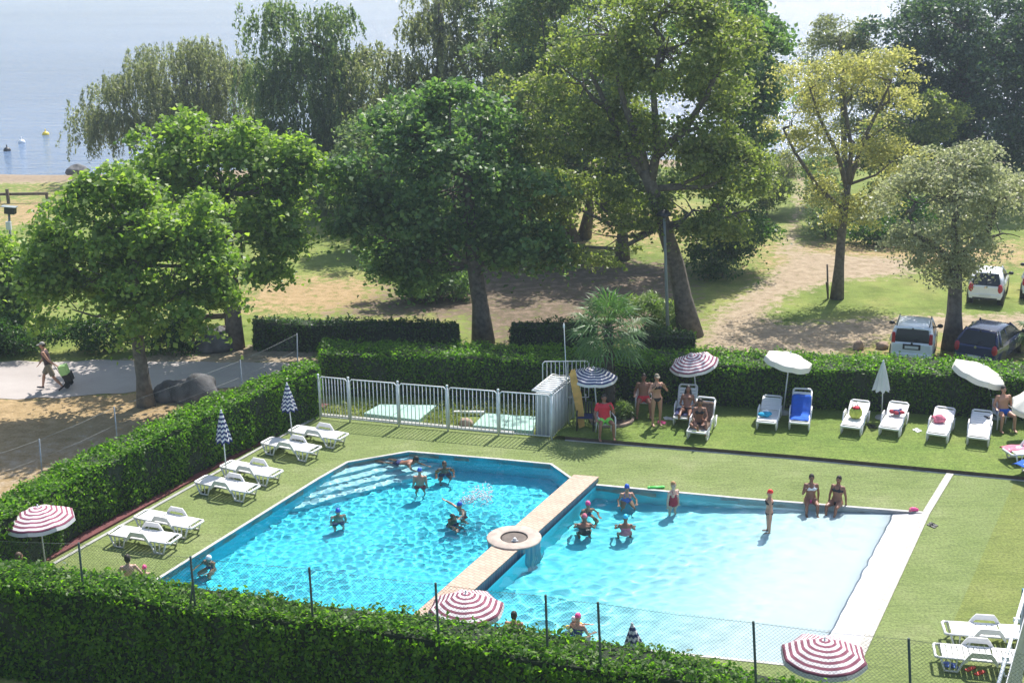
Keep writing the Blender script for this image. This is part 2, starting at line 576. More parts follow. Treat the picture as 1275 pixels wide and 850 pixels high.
blob(dry, [(0, 214), (110, 214), (110, 250), (0, 250)], .45, 3)
blob(dry, [(0, 253), (70, 253), (60, 276), (0, 282)], .8, 2)
blob(dry, [(0, 335), (55, 330), (55, 385), (0, 385)], .6, 2)
blob(dry, [(290, 356), (380, 345), (470, 346), (500, 378), (420, 392), (290, 388)], .72, 2)
blob(dry, [(690, 255), (870, 255), (870, 305), (690, 305)], .6, 3)
blob(dry, [(930, 300), (1130, 296), (1300, 300), (1300, 332), (930, 345)], .6, 2)
blob(dry, [(990, 418), (1300, 424), (1300, 452), (980, 452)], .5, .8)
blob(dry, [(-90, 499), (200, 487), (390, 455), (400, 500), (0, 700), (-90, 700)], .95, .8)
blob(dirt, [(-90, 560), (100, 530), (390, 470), (400, 500), (0, 700), (-90, 700)], .45, 2)
blob(dirt, [(150, 447), (240, 430), (400, 428), (400, 453), (150, 453)], .8, .6)
blob(humus_and_shade, [(400, 392), (470, 365), (520, 338), (620, 325), (860, 322), (872, 350), (862, 425), (640, 436), (590, 430), (572, 400), (440, 398)], .75, 2)  # dirt under the trees, darkened so their shade sits in the colour
blob(dirt, [(868, 448), (862, 420), (888, 388), (950, 345), (985, 312), (1135, 322), (1140, 342), (1040, 352), (985, 368), (958, 392), (980, 402), (1110, 392), (1300, 388), (1400, 390), (1400, 420), (1130, 416), (1075, 432), (1010, 452)], .8, 1.0)
blob(dirt, [(960, 318), (968, 292), (985, 262), (982, 203), (1006, 203), (1010, 240), (1002, 266), (1000, 292), (1010, 318)], .62, .8)
dirt = np.where(Y > shore - 8, np.clip((Y - shore + 8) * .5, 0, 1) * .85, dirt)
humus_and_shade = np.where(Y > shore - 8, np.clip((Y - shore + 8) * .5, 0, 1) * .42, humus_and_shade)
cx = (X[:-1, :-1] + X[1:, 1:]) / 2; cy = (Y[:-1, :-1] + Y[1:, 1:]) / 2
hole = (sdist(cx, cy, deck_outer) > .35) | (sdist(cx, cy, lawn_outer) > .35)
ny, nx = X.shape
idx = np.arange(ny * nx).reshape(ny, nx)
q = np.stack([idx[:-1, :-1], idx[:-1, 1:], idx[1:, 1:], idx[1:, :-1]], -1)[~hole]
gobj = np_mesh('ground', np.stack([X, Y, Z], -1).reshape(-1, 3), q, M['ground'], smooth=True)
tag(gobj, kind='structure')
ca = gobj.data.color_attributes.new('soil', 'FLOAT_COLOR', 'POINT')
ca.data.foreach_set('color', np.stack([dry, dirt, humus_and_shade, np.ones_like(dry)], -1).reshape(-1).astype(np.float32))

# road
rtop = [(-140, 452), (0, 450), (140, 448), (210, 449), (300, 451), (368, 452), (420, 456)]
rbot = [(420, 474), (360, 477), (274, 483), (200, 485), (79, 494), (0, 497), (-140, 502)]


def wobble(pts, amp=.12, step=1.0):
    out = []
    for a, b in zip(pts, pts[1:]):
        L = math.hypot(b[0] - a[0], b[1] - a[1]); n = max(1, int(L / step))
        for i in range(n):
            k = i / n
            out.append((a[0] + (b[0] - a[0]) * k + random.uniform(-amp, amp), a[1] + (b[1] - a[1]) * k + random.uniform(-amp, amp)))
    return out + [pts[-1]]


sheet('road', wobble([Q(*p) for p in rtop], .15, .6) + wobble([Q(*p) for p in rbot], .15, .6), -.004, M['road'])

# lake
def lake_material():
    m, nt, bs, out = _nt('lake_water')
    tc = nt.nodes.new('ShaderNodeTexCoord'); mp = nt.nodes.new('ShaderNodeMapping')
    mp.inputs['Scale'].default_value = (.35, 1.3, 1)
    nt.links.new(tc.outputs['Object'], mp.inputs[0])
    n1 = _noise(nt, .5, 6, .65, vec=mp.outputs[0])
    n2 = _noise(nt, 1.6, 4, .6, vec=mp.outputs[0])
    mp2 = nt.nodes.new('ShaderNodeMapping'); mp2.inputs['Scale'].default_value = (.006, .03, 1)
    nt.links.new(tc.outputs['Object'], mp2.inputs[0])
    n3 = _noise(nt, 1, 4, .6, vec=mp2.outputs[0])
    nt.links.new(_ramp(nt, n3, [(.3, (.1, .16, .26)), (.7, (.17, .24, .36))]), bs.inputs['Base Color'])
    bs.inputs['Roughness'].default_value = .12
    bs.inputs['IOR'].default_value = 1.33
    _bump(nt, bs, _math(nt, 'ADD', n1, _math(nt, 'MULTIPLY', n2, .4)), 1.0, .6)
    return m


sheet('lake', [(-9000, 88), (9000, 88), (9000, 16000), (-9000, 16000)], -.6, lake_material())

# ------------------------------------------------------------------ pool
ringc = P(640, 669, .14)
turf_holes = [LP, RP]
# one hole for both pools and the divider between them
hole_poly = [LP[0], LP[1], LP[2], LP[3], LP[4], LP[5], LP[6], DV[0], DV[1], RP[0], RP[1], RP[2], RP[3], RP[4], LP[7]]
sheet('pool_deck', deck_outer, 0.0, M['turf'], holes=[hole_poly])
sheet('upper_lawn', lawn_outer, .12, M['lawn'])
sheet('turf_strip', [Q(1262, 602), Q(1500, 622), Q(1500, 850), Q(1180, 790)], .004, M['turf_dark'])

mb = MB()
strip(mb, kerbline, .07, -.05, .015, side=-.5)
mb.build('kerb', M['kerb'])['kind'] = 'structure'
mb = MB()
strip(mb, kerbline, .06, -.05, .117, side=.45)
mb.build('lawn_riser', M['soil_and_riser_shade'])['kind'] = 'structure'  # shade on the riser face is put into its near-black colour
mb = MB()
strip(mb, [Q(1183, 590), Q(1153, 639), Q(1061, 836)], .2, -.3, .03, 0)
mb.build('stone_kerb', M['beach_kerb'])['kind'] = 'structure'
mb = MB()
strip(mb, LP[:7], .09, -.3, .012, side=.5)
strip(mb, RP[0:3], .09, -.3, .012, side=.5)
strip(mb, RP[3:], .09, -.3, .012, side=.5)
mb.build('coping', M['coping'])['kind'] = 'structure'
mb = MB()
strip(mb, [Q(404, 504), Q(385, 516), Q(300, 562), Q(200, 617), Q(100, 672), Q(0, 727)], .36, -.05, .06, 0)
strip(mb, [Q(396, 518), Q(310, 566), Q(200, 627), Q(60, 706)], .1, -.05, .03, 1)
mb.build('red_paving', [M['red_strip'], M['concrete']])['kind'] = 'structure'


def water_tinted_liner(name, stops, axis_pts):
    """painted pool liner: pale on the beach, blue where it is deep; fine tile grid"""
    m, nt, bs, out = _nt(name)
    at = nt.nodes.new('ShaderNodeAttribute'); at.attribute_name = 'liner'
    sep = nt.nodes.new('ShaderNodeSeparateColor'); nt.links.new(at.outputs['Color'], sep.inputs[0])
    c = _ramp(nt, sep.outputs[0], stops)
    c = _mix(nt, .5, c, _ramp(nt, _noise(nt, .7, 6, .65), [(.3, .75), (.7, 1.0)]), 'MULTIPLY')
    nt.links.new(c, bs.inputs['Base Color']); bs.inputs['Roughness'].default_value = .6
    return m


def basin(name, poly, depth_fn, step=.18, liner=None, wall_top=-.01, mat=None, clip=False):
    px_ = [p[0] for p in poly]; py_ = [p[1] for p in poly]
    xs = np.arange(min(px_) - .2, max(px_) + .2, step); ys = np.arange(min(py_) - .2, max(py_) + .2, step)
    X, Y = np.meshgrid(xs, ys)
    Zf = depth_fn(X, Y)
    keep = sdist((X[:-1, :-1] + X[1:, 1:]) / 2, (Y[:-1, :-1] + Y[1:, 1:]) / 2, poly) > (-.2 if not clip else -.03)
    ny, nx = X.shape
    idx = np.arange(ny * nx).reshape(ny, nx)
    q = np.stack([idx[:-1, :-1], idx[:-1, 1:], idx[1:, 1:], idx[1:, :-1]], -1)[keep]
    v = np.stack([X, Y, Zf], -1).reshape(-1, 3)
    # walls
    wp = []
    for a, b in zip(poly, poly[1:] + poly[:1]):
        n = max(1, int(math.hypot(b[0] - a[0], b[1] - a[1]) / .5))
        wp += [(a[0] + (b[0] - a[0]) * i / n, a[1] + (b[1] - a[1]) * i / n) for i in range(n)]
    wp = np.array(wp); nb = len(v); k = len(wp)
    v = np.concatenate([v, np.c_[wp, np.full(k, wall_top)], np.c_[wp, np.full(k, -2.0)]])
    i = np.arange(k); j = (i + 1) % k
    wq = np.stack([nb + i, nb + j, nb + k + j, nb + k + i], -1)
    o = np_mesh(name, v, np.concatenate([q, wq]), mat)
    tag(o, kind='structure')
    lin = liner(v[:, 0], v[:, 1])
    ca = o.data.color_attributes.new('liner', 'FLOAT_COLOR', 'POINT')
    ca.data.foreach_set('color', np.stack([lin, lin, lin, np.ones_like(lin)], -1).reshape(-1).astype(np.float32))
    o.cycles.is_caustics_receiver = True
    return o


beachA, beachB = np.array(RP[2]), np.array(RP[3])
bdir = (beachB - beachA) / np.linalg.norm(beachB - beachA)
bn = np.array([bdir[1], -bdir[0]])
if np.dot(np.array(RP[0]) - beachA, bn) < 0: bn = -bn


def beach_u(X, Y):
    return (X - beachA[0]) * bn[0] + (Y - beachA[1]) * bn[1]


def depth_right(X, Y):
    u = beach_u(X, Y)
    return np.where(u < .7, -.12 * u, -.084 - np.clip(u - .7, 0, 7) * .128)


def depth_left(X, Y):
    z = np.full(X.shape, -1.15)
    a, b, a0 = np.array(LP[2]), np.array(Q(545, 572)), np.array(Q(378, 614))
    t = (b - a0) / np.linalg.norm(b - a0); n = np.array([t[1], -t[0]])
    c = np.array([np.mean([p[0] for p in LP]), np.mean([p[1] for p in LP])])
    if np.dot(c - a0, n) < 0: n = -n
    dd = (X - a[0]) * n[0] + (Y - a[1]) * n[1]
    depth_left.frame = (a, n)
    return z


M['liner_r'] = water_tinted_liner('pool_liner_depth_tint', [(0.0, (.5, .48, .5)), (.07, (.54, .53, .55)), (.13, (.76, .79, .82)), (.32, (.75, .86, .89)), (.58, (.46, .83, .9)), (.8, (.22, .78, .89)), (1.0, (.08, .74, .88))], None)
M['liner_l'] = water_tinted_liner('pool_liner_blue', [(0.0, (.74, .8, .82)), (.3, (.5, .76, .82)), (.6, (.1, .72, .88)), (1.0, (.04, .70, .88))], None)


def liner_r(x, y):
    return np.clip(beach_u(x, y) / 8.2, 0, 1)  # farther from the beach, stronger water tint in the liner colour


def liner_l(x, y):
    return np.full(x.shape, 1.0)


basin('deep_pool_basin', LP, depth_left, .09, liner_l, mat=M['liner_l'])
# the corner steps: stacked slabs, pale on top
def clip_half(poly, a, n, lim):
    out = []
    dd = [(p[0] - a[0]) * n[0] + (p[1] - a[1]) * n[1] - lim for p in poly]
    for i in range(len(poly)):
        j = (i + 1) % len(poly)
        if dd[i] <= 0: out.append(poly[i])
        if dd[i] * dd[j] < 0:
            t = dd[i] / (dd[i] - dd[j])
            out.append((poly[i][0] + (poly[j][0] - poly[i][0]) * t, poly[i][1] + (poly[j][1] - poly[i][1]) * t))
    return out


depth_left(np.zeros(1), np.zeros(1))
fa, fn = depth_left.frame
M['step_liner'] = pm('step_liner', (.5, .8, .87), .6, .1, 1.5)
M['step_riser'] = pm('step_riser', (.3, .72, .82), .6, .1, 1.5)
cxp = sum(p[0] for p in LP) / len(LP); cyp = sum(p[1] for p in LP) / len(LP)
mb = MB()
for k, (lim, zt_, zb_) in enumerate(((1.4, -.86, -1.3), (1.08, -.66, -.86), (.76, -.46, -.66), (.44, -.28, -.46))):
    pl = clip_half([(p[0] + (cxp - p[0]) * .001 * (k + 1), p[1] + (cyp - p[1]) * .001 * (k + 1)) for p in LP], fa, fn, lim)
    mb.prism(pl, zb_, zt_ - .012, 1); mb.prism([(p[0], p[1]) for p in clip_half(pl, fa, fn, lim - .004)], zt_ - .012, zt_, 0)
st_ = mb.build('pool_steps', [M['step_liner'], M['step_riser']]); st_['kind'] = 'structure'; st_.cycles.is_caustics_receiver = True
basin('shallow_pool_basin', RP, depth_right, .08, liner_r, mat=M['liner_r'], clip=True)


def water_mat(name, tint):
    m = bpy.data.materials.new(name); m.use_nodes = True; nt = m.node_tree; nt.nodes.clear()
    out = nt.nodes.new('ShaderNodeOutputMaterial')
    g = nt.nodes.new('ShaderNodeBsdfGlass'); g.inputs['IOR'].default_value = 1.33
    g.inputs['Roughness'].default_value = 0; g.inputs['Color'].default_value = (*tint, 1)
    nt.links.new(g.outputs[0], out.inputs[0])
    return m


def water(name, poly, zw, amp, lams, tint, seed, step=.055, calm=None):
    px_ = [p[0] for p in poly]; py_ = [p[1] for p in poly]
    xs = np.arange(min(px_) - .15, max(px_) + .15, step); ys = np.arange(min(py_) - .15, max(py_) + .15, step)
    X, Y = np.meshgrid(xs, ys)
    rng = np.random.default_rng(seed)
    Zw = np.zeros_like(X)
    # slowly changing strength keeps the ripples from looking like one pattern
    env = .75 + .35 * np.sin(X * .7 + 1.3 * np.sin(Y * .5)) * np.sin(Y * .9 + 1.1 * np.sin(X * .6))
    for k in range(70):
        lam = rng.uniform(*lams); a = rng.uniform(0, 2 * PI)
        wx = X + .12 * np.sin(Y * 1.7 + k); wy = Y + .12 * np.sin(X * 1.9 + 2 * k)
        Zw += amp * lam ** 1.15 * np.sin(2 * PI / lam * (wx * math.cos(a) + wy * math.sin(a)) + rng.uniform(0, 6.28))
    Zw *= env
    if calm is not None: Zw *= calm(X, Y)
    Zw += zw
    keep = sdist((X[:-1, :-1] + X[1:, 1:]) / 2, (Y[:-1, :-1] + Y[1:, 1:]) / 2, poly) > -.06
    ny, nx = X.shape
    idx = np.arange(ny * nx).reshape(ny, nx)
    q = np.stack([idx[:-1, :-1], idx[:-1, 1:], idx[1:, 1:], idx[1:, :-1]], -1)[keep]
    used = np.unique(q); remap = np.full(ny * nx, -1); remap[used] = np.arange(len(used))
    o = np_mesh(name, np.stack([X, Y, Zw], -1).reshape(-1, 3)[used], remap[q], water_mat(name + '_surface', tint), smooth=True)
    tag(o, kind='structure')
    o.cycles.is_caustics_caster = True
    return o


water('deep_pool_water', LP, -.05, .0036, (.11, .42), (.88, .99, 1.0), 5, step=.036)
water('shallow_pool_water', RP, -.09, .0038, (.2, .85), (.92, .995, 1.0), 9, step=.045,
      calm=lambda x, y: np.clip(beach_u(x, y) / 6, .12, 1))

# divider with the round basin
dv = empty('pool_divider', (0, 0, 0), 0, 'tan paved wall between the two pools, with a round stone ring in its middle', 'pool divider')
mb = MB(); mb.prism(DV, .09, .12); mb.build('paving', M['deck_tile'], dv)
mb = MB()
cxm = sum(p[0] for p in DV) / 4; cym = sum(p[1] for p in DV) / 4
ins = [(p[0] + (cxm - p[0]) * .012, p[1] + (cym - p[1]) * .012) for p in DV]
mb.prism(ins, -1.6, .09); mb.build('wall', M['tile_side'], dv)
ring = empty('round_basin', (ringc.x, ringc.y, .12), 0, 'round stone basin ring with a dark hollow centre, midway along the pool divider', 'basin')
mb = MB(); mb.lathe((0, 0, 0), [(.36, .0), (.36, .035), (.38, .045), (.70, .045), (.72, .03), (.72, .0)], 40); mb.build('rim', M['ring_stone'], ring)
mb = MB(); mb.lathe((0, 0, 0), [(.69, -1.5), (.69, .0)], 40, 0); mb.build('drum', M['tile_side'], ring)
mb = MB(); mb.lathe((0, 0, 0), [(.355, .03), (.35, .006)], 32); mb.ball((0, 0, .006), (.35, .35, .004), 24, 3, z0=0)
mb.build('bowl', pm('dark_bowl', (.12, .095, .08), .8, .3, 5), ring)
mb = MB(); mb.tube([(0.02, -.2, 0), (.02, -.2, .06)], .05, 10); mb.ball((.02, -.2, .07), .05); mb.tube([(-.07, -.2, .02), (.11, -.2, .02)], .02, 6)
mb.build('nozzle', M['white_plastic'], ring)


# ------------------------------------------------------------------ leaves
def leaf_quads(C, N, L, W, rng, droop=0.0, hang=False, fold=.12):
    n = len(C)
    N = N / (np.linalg.norm(N, axis=1, keepdims=True) + 1e-9)
    r = rng.normal(size=(n, 3))
    if hang: r = r * .25 + np.array([0, 0, -1.0])
    d = r - N * np.sum(r * N, 1, keepdims=True)
    d /= np.linalg.norm(d, axis=1, keepdims=True) + 1e-9
    s = np.cross(N, d)
    sc = rng.uniform(.65, 1.3, (n, 1))
    L_ = L * sc; W_ = W * sc
    a = C - d * L_ * .5; b = C + s * W_ * .5 + N * fold * W_; c = C + d * L_ * .5 - N * droop * L_; e = C - s * W_ * .5 + N * fold * W_
    v = np.stack([a, b, c, e], 1).reshape(-1, 3)
    f = np.arange(4 * n).reshape(n, 4)
    return v, f


def build_leaves(name, C, N, L, W, mat, parent, rng, **kw):
    v, f = leaf_quads(C, N, L, W, rng, **kw)
    return np_mesh(name, v, f, mat, parent)


def tree(name, label, cat, base, trunk, lobes, leaf, L=.16, W=.13, per=60, dens=1.0, bark='bark', hang=False, r0=.28,
         group=None, clump=.42, spray=None, seed=1, limbs=True, shell=.5, strands=0, dz=0.0, up=.5, bumps=8, gap=.95, forks=()):
    """base: ground pixel; trunk: [(px,py,depth shift)] up from the base; lobes: [(px,py,rx,ry,depth shift,depth radius)]"""
    rng = np.random.default_rng(seed)
    b = P(base[0], base[1], 0); Y0 = b.y
    root = empty(name, b, 0, label, cat, group)
    inv = -b
    sc = (Y0 / (F)) / math.cos(0.0) / ray(637, base[1]).y * 1.0
    pts = [b + Vector((0, 0, -.1))] + [D(x, y, Y0 + dy) for x, y, dy in trunk]
    mb = MB()
    n = len(pts)
    mb.tube([p + inv for p in pts], [r0 * 1.35] + [r0 * (1 - .55 * i / n) for i in range(1, n)], 10)
    for fk in forks:
        fp_ = [D(x, y, Y0 + dy) for x, y, dy in fk]
        r1 = r0 * .5
        mb.tube([p + inv for p in fp_], [r1 * (1 - .65 * i / (len(fp_) - 1)) for i in range(len(fp_))], 8)
    allC, allN = [], []
    top = pts[-1]
    full = []
    for (lx, ly, rx, ry, dy, rd) in lobes:
        full.append((lx, ly, rx * .86, ry * .86, dy, (rd or 0) * .86, True))
        for _ in range(bumps):
            a = rng.uniform(-.6, PI + .6) if rng.random() < .7 else rng.uniform(0, 2 * PI)
            a = -a; q_ = rng.uniform(.72, 1.08); k_ = rng.uniform(.16, .42)
            full.append((lx + math.cos(a) * rx * q_, ly + math.sin(a) * ry * q_, rx * k_, ry * k_ * .85, dy + rng.uniform(-.7, .7) * (rd or 1), (rd or 1) * k_, False))
    ph = rng.uniform(0, 6.28, 3)
    lim_pts = pts[max(1, n // 2):] + [D(x, y, Y0 + dy) for fk in forks for x, y, dy in fk[1:]]
    for (lx, ly, rx, ry, dy, rd, main) in full:
        c = D(lx, ly, Y0 + dy)
        ex = abs(D(lx + rx, ly, Y0 + dy).x - c.x); ez = abs(D(lx, ly - ry, Y0 + dy).z - c.z)
        rd = rd or ex * .85
        l_r = r0 * .26
        s0 = min(lim_pts, key=lambda p: (p - c).length)
        if limbs and main:
            s0 = min(lim_pts, key=lambda p: (p - c).length + max(0, p.z - c.z + .6) * 3)
            mid = s0.lerp(c, .5) + Vector((rng.normal() * .25, rng.normal() * .25, -.12 * (c - s0).length))
            mb.tube([s0 + inv, mid + inv, c + inv], [l_r * 1.15, l_r * .8, l_r * .3], 7)
        area = 4 * PI * ((ex * rd + ex * ez + ez * rd) / 3)
        nc = max(4, int(area / (clump * clump * 2.6) * dens * .8))
        for k in range(nc):
            u = rng.normal(size=3); u /= np.linalg.norm(u)
            rr = (shell + (1 - shell) * rng.random() ** .6) * rng.uniform(.85, 1.12)
            cc = np.array(c) + u * np.array([ex, rd, ez]) * rr
            if limbs and main and k % 5 == 0:
                o = Vector(cc) 
                st = c.lerp(s0, .25 * rng.random())
                m2 = st.lerp(o, .55) + Vector((0, 0, .12 * (o - st).length * rng.normal()))
                mb.tube([st + inv, m2 + inv, o + inv], [l_r * .32, l_r * .2, .012], 4, cap=False)
            fld = math.sin(cc[0] * 1.9 + ph[0]) + math.sin(cc[1] * 1.6 + ph[1] + cc[2]) + math.sin(cc[2] * 2.3 + ph[2] + cc[0] * .7)
            if fld > gap: continue
            cr = clump * rng.uniform(.5, 1.4)
            m = max(6, int(per * (cr / clump) ** 1.5 * 1.5))
            if strands:
                # hanging strands of narrow leaves
                ln = strands * rng.uniform(.5, 1.3); ks = 4
                sx = rng.normal(size=(ks, 2)) * cr
                t = rng.random(m); w = rng.integers(0, ks, m)
                pts_ = np.stack([sx[w, 0] * (1 + t * .2), sx[w, 1] * (1 + t * .2), -t * ln], 1) + rng.normal(size=(m, 3)) * .06
                allC.append(cc + pts_); 
            else:
                pts_ = rng.normal(size=(m, 3)) * np.array([cr, cr, cr * .42]) * .68
                pts_[:, 2] -= .25 * (pts_[:, 0] ** 2 + pts_[:, 1] ** 2) / cr
                allC.append(cc + pts_)
            nn = rng.normal(size=(m, 3)) * .7 + u * .35 + np.array([0, 0, up])
            allN.append(nn)
    C = np.concatenate(allC) + np.array(inv)
    N = np.concatenate(allN)
    mb.build('trunk', M[bark], root, recalc=False)
    C[:, 2] = np.maximum(C[:, 2], .05)
    v, f = leaf_quads(C, N, L, W, rng, droop=.15, hang=hang)
    np_mesh('crown', v, f, M[leaf], root)
    tree.total = getattr(tree, 'total', 0) + len(f)
    return root


def hedge(name, label, cat, fpx, bpx, z, leaf='lf_hedge', dens=420, L=.1, W=.05, bottom=0.0, seed=3, sprig=.12, group=None, mid=1):
    """fpx/bpx: the pixels of the top's two long edges, seen at height z"""
    rng = np.random.default_rng(seed)
    z_see = z; z = z - .0
    Fp = [P(x, y, z) for x, y in fpx]; Bp = [P(x, y, z) for x, y in bpx]
    o = Vector((sum(p.x for p in Fp) / len(Fp), sum(p.y for p in Fp) / len(Fp), bottom))
    root = empty(name, o, 0, label, cat, group)
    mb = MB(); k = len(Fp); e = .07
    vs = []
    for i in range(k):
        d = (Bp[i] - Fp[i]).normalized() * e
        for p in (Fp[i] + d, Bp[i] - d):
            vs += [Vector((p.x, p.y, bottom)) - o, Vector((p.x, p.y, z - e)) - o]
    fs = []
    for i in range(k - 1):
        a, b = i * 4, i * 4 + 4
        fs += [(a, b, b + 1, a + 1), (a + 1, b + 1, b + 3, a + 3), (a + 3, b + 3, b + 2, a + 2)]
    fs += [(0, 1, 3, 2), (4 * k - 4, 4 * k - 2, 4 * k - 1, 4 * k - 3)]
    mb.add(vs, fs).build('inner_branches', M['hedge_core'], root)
    C, N = [], []

    def patch(a, b, c, d, n, dn, up=0.0, rough=1.0):
        """quad a,b,c,d"""
        ar = ((b - a).length + (c - d).length) / 2 * ((d - a).length + (c - b).length) / 2
        m = int(ar * dn)
        if m < 1: return
        s = rng.random((m, 1)); t = rng.random((m, 1))
        a, b, c, d = (np.array(q) for q in (a, b, c, d))
        p = a * (1 - s) * (1 - t) + b * s * (1 - t) + c * s * t + d * (1 - s) * t
        wob = .05 * np.sin(p[:, :1] * 2.3 + p[:, 2:3] * 3.1) + .04 * np.sin(p[:, 1:2] * 3.7 + p[:, :1] * 1.3 + 1)
        wob += .03 * np.sin(p[:, :1] * 9 + 5 * np.sin(p[:, 1:2] * 2)) 
        nn = np.array(n)
        p = p + nn * (wob + np.abs(rng.normal(size=(m, 1))) * .05 * rough - .03)
        C.append(p); N.append(nn * .8 + rng.normal(size=(m, 3)) * .55 + np.array([0, 0, up]))

    down = Vector((0, 0, bottom - z))
    for i in range(k - 1):
        f0, f1, b0, b1 = Fp[i], Fp[i + 1], Bp[i], Bp[i + 1]
        t = (f1 - f0).normalized(); nf = Vector((t.y, -t.x, 0))
        if nf.dot(b0 - f0) > 0: nf = -nf
        patch(f0, f1, f1 + down, f0 + down, nf, dens * .9, .25)
        patch(b0, b1, b1 + down, b0 + down, -nf, dens * .35, .25)
        patch(f0, f1, b1, b0, Vector((0, 0, 1)), dens * 1.25, .3, 1.5)
    for a, b, sgn in ((Fp[0], Bp[0], -1), (Fp[-1], Bp[-1], 1)):
        t = (Fp[-1] - Fp[0]).normalized() * sgn
        patch(a, b, b + down, a + down, t, dens, .25)
    # young shoots that stand up from the clipped top
    if sprig:
        for i in range(k - 1):
            ln = (Fp[i + 1] - Fp[i]).length
            for _ in range(int(ln * 6)):
                s, t = rng.random(2)
                p = Fp[i].lerp(Fp[i + 1], s).lerp(Bp[i].lerp(Bp[i + 1], s), t)
                h = abs(rng.normal()) * sprig + .04
                m = 8
                q = np.array(p) + rng.normal(size=(m, 3)) * .035 + np.array([0, 0, 1]) * rng.random((m, 1)) * h
                C.append(q); N.append(rng.normal(size=(m, 3)) + np.array([0, 0, .4]))
    C = np.concatenate(C) - np.array(o); N = np.concatenate(N)
    C[:, 2] = np.maximum(C[:, 2] - .05, .02)
    v, f = leaf_quads(C, N, L, W, rng, droop=.1)
    np_mesh('foliage', v, f, M[leaf], root)
    tree.total = getattr(tree, 'total', 0) + len(f)
    return root


def bush(name, label, cat, base, lobes, leaf, L=.12, W=.07, per=26, seed=5, group=None, clump=.25, hang=False, up=.5, dens=1.0):
    return tree(name, label, cat, base, [(base[0], base[1] - 8, 0)], lobes, leaf, L, W, per, dens, r0=.05, seed=seed, group=group, clump=clump, hang=hang, up=up, shell=.35, bumps=3, gap=9)



# ------------------------------------------------------------------ light
EL, AZ = R(55), R(25)
w = bpy.data.worlds.new('World'); S.world = w; w.use_nodes = True
nt = w.node_tree
sky = nt.nodes.new('ShaderNodeTexSky'); sky.sky_type = 'NISHITA'; sky.sun_disc = False
sky.sun_elevation = EL; sky.sun_rotation = AZ; sky.air_density = 1.2; sky.dust_density = 1.5
nt.links.new(sky.outputs[0], nt.nodes['Background'].inputs[0]); nt.nodes['Background'].inputs[1].default_value = .13
sl = bpy.data.lights.new('sun', 'SUN'); sl.energy = 5.0; sl.angle = R(.5); sl.color = (1, .96, .9)
so = bpy.data.objects.new('sun', sl); COL.objects.link(so)
sdir = Vector((-math.sin(AZ) * math.cos(EL), -math.cos(AZ) * math.cos(EL), -math.sin(EL)))
so.rotation_euler = sdir.to_track_quat('-Z', 'Y').to_euler()
so.location = (20, 60, 60)
sl.cycles.is_caustics_light = True
S.view_settings.view_transform = 'Standard'; S.view_settings.look = 'None'
S.view_settings.exposure = 0.0
S.cycles.use_denoising = True
S.cycles.use_adaptive_sampling = True; S.cycles.adaptive_threshold = .02
S.cycles.max_bounces = 6; S.cycles.diffuse_bounces = 3; S.cycles.glossy_bounces = 2
S.cycles.transmission_bounces = 5; S.cycles.transparent_max_bounces = 6
S.cycles.caustics_reflective = False; S.cycles.caustics_refractive = True
S.cycles.sample_clamp_indirect = 4

# ------------------------------------------------------------------ hedges
hedge('hedge', 'long sunny clipped hedge above the red paving, between the road and the pool turf', 'hedge',
      [(-60, 688), (0, 653), (100, 592), (201, 545), (320, 490), (397, 458)],
      [(-60, 652), (0, 619), (106, 562), (209, 516), (320, 470), (388, 449)], 1.65, seed=21, dens=520, L=.1, W=.06)
hedge('hedge', 'long back hedge behind the white barrier fence and the row of sunbeds', 'hedge',
      [(399, 439), (560, 444), (700, 449), (900, 455), (1100, 461), (1275, 471), (1400, 479)],
      [(401, 423), (560, 426), (700, 431), (900, 435), (1100, 440), (1275, 450), (1400, 457)], 1.55, seed=22, dens=430, L=.1, W=.06, sprig=.16)
hedge('hedge', 'dark clipped hedge along the bottom of the picture below the wire fence', 'hedge',
      [(-150, 712), (0, 730), (106, 737), (320, 771), (391, 775), (545, 796), (640, 818), (800, 840), (940, 862), (1100, 890)],
      [(-150, 683), (0, 698), (120, 708), (320, 737), (391, 747), (545, 764), (640, 776), (800, 801), (960, 836), (1090, 862)],
      2.2, seed=23, dens=520, L=.11, W=.06, sprig=.1)
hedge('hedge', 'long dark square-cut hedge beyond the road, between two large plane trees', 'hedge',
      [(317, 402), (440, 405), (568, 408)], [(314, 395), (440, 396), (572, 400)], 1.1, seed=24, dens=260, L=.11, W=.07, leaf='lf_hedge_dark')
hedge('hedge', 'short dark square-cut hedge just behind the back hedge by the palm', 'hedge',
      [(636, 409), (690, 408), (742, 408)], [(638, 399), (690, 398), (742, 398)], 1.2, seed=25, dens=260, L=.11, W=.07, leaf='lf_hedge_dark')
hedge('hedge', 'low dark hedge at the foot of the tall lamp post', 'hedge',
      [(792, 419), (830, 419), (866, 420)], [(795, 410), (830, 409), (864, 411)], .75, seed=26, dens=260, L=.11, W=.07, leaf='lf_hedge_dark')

# ------------------------------------------------------------------ trees
tree('plane_tree', 'bright green young plane tree beside the grey boulders near the walker', 'tree', (182, 504),
     [(178, 470, 0), (172, 430, 0), (166, 380, .1), (168, 330, 0), (172, 290, 0)],
     [(165, 345, 95, 70, 0, 2.6), (110, 330, 65, 60, .3, 1.8), (220, 340, 58, 62, -.2, 1.8), (160, 272, 70, 56, .2, 1.9), (212, 275, 50, 50, 0, 1.5), (110, 272, 48, 44, 0, 1.4), (75, 320, 36, 34, 0, 1.1), (250, 350, 34, 40, 0, 1.2),
      (165, 400, 75, 34, -.4, 1.9), (90, 385, 38, 34, 0, 1.2), (262, 315, 34, 26, 0, .9), (195, 228, 30, 22, 0, .8), (125, 222, 22, 16, 0, .6)],
     'lf_plane', .2, .16, 40, .72, r0=.26, seed=31, clump=.44, bark='bark_light', up=.9, shell=.3, gap=.6)
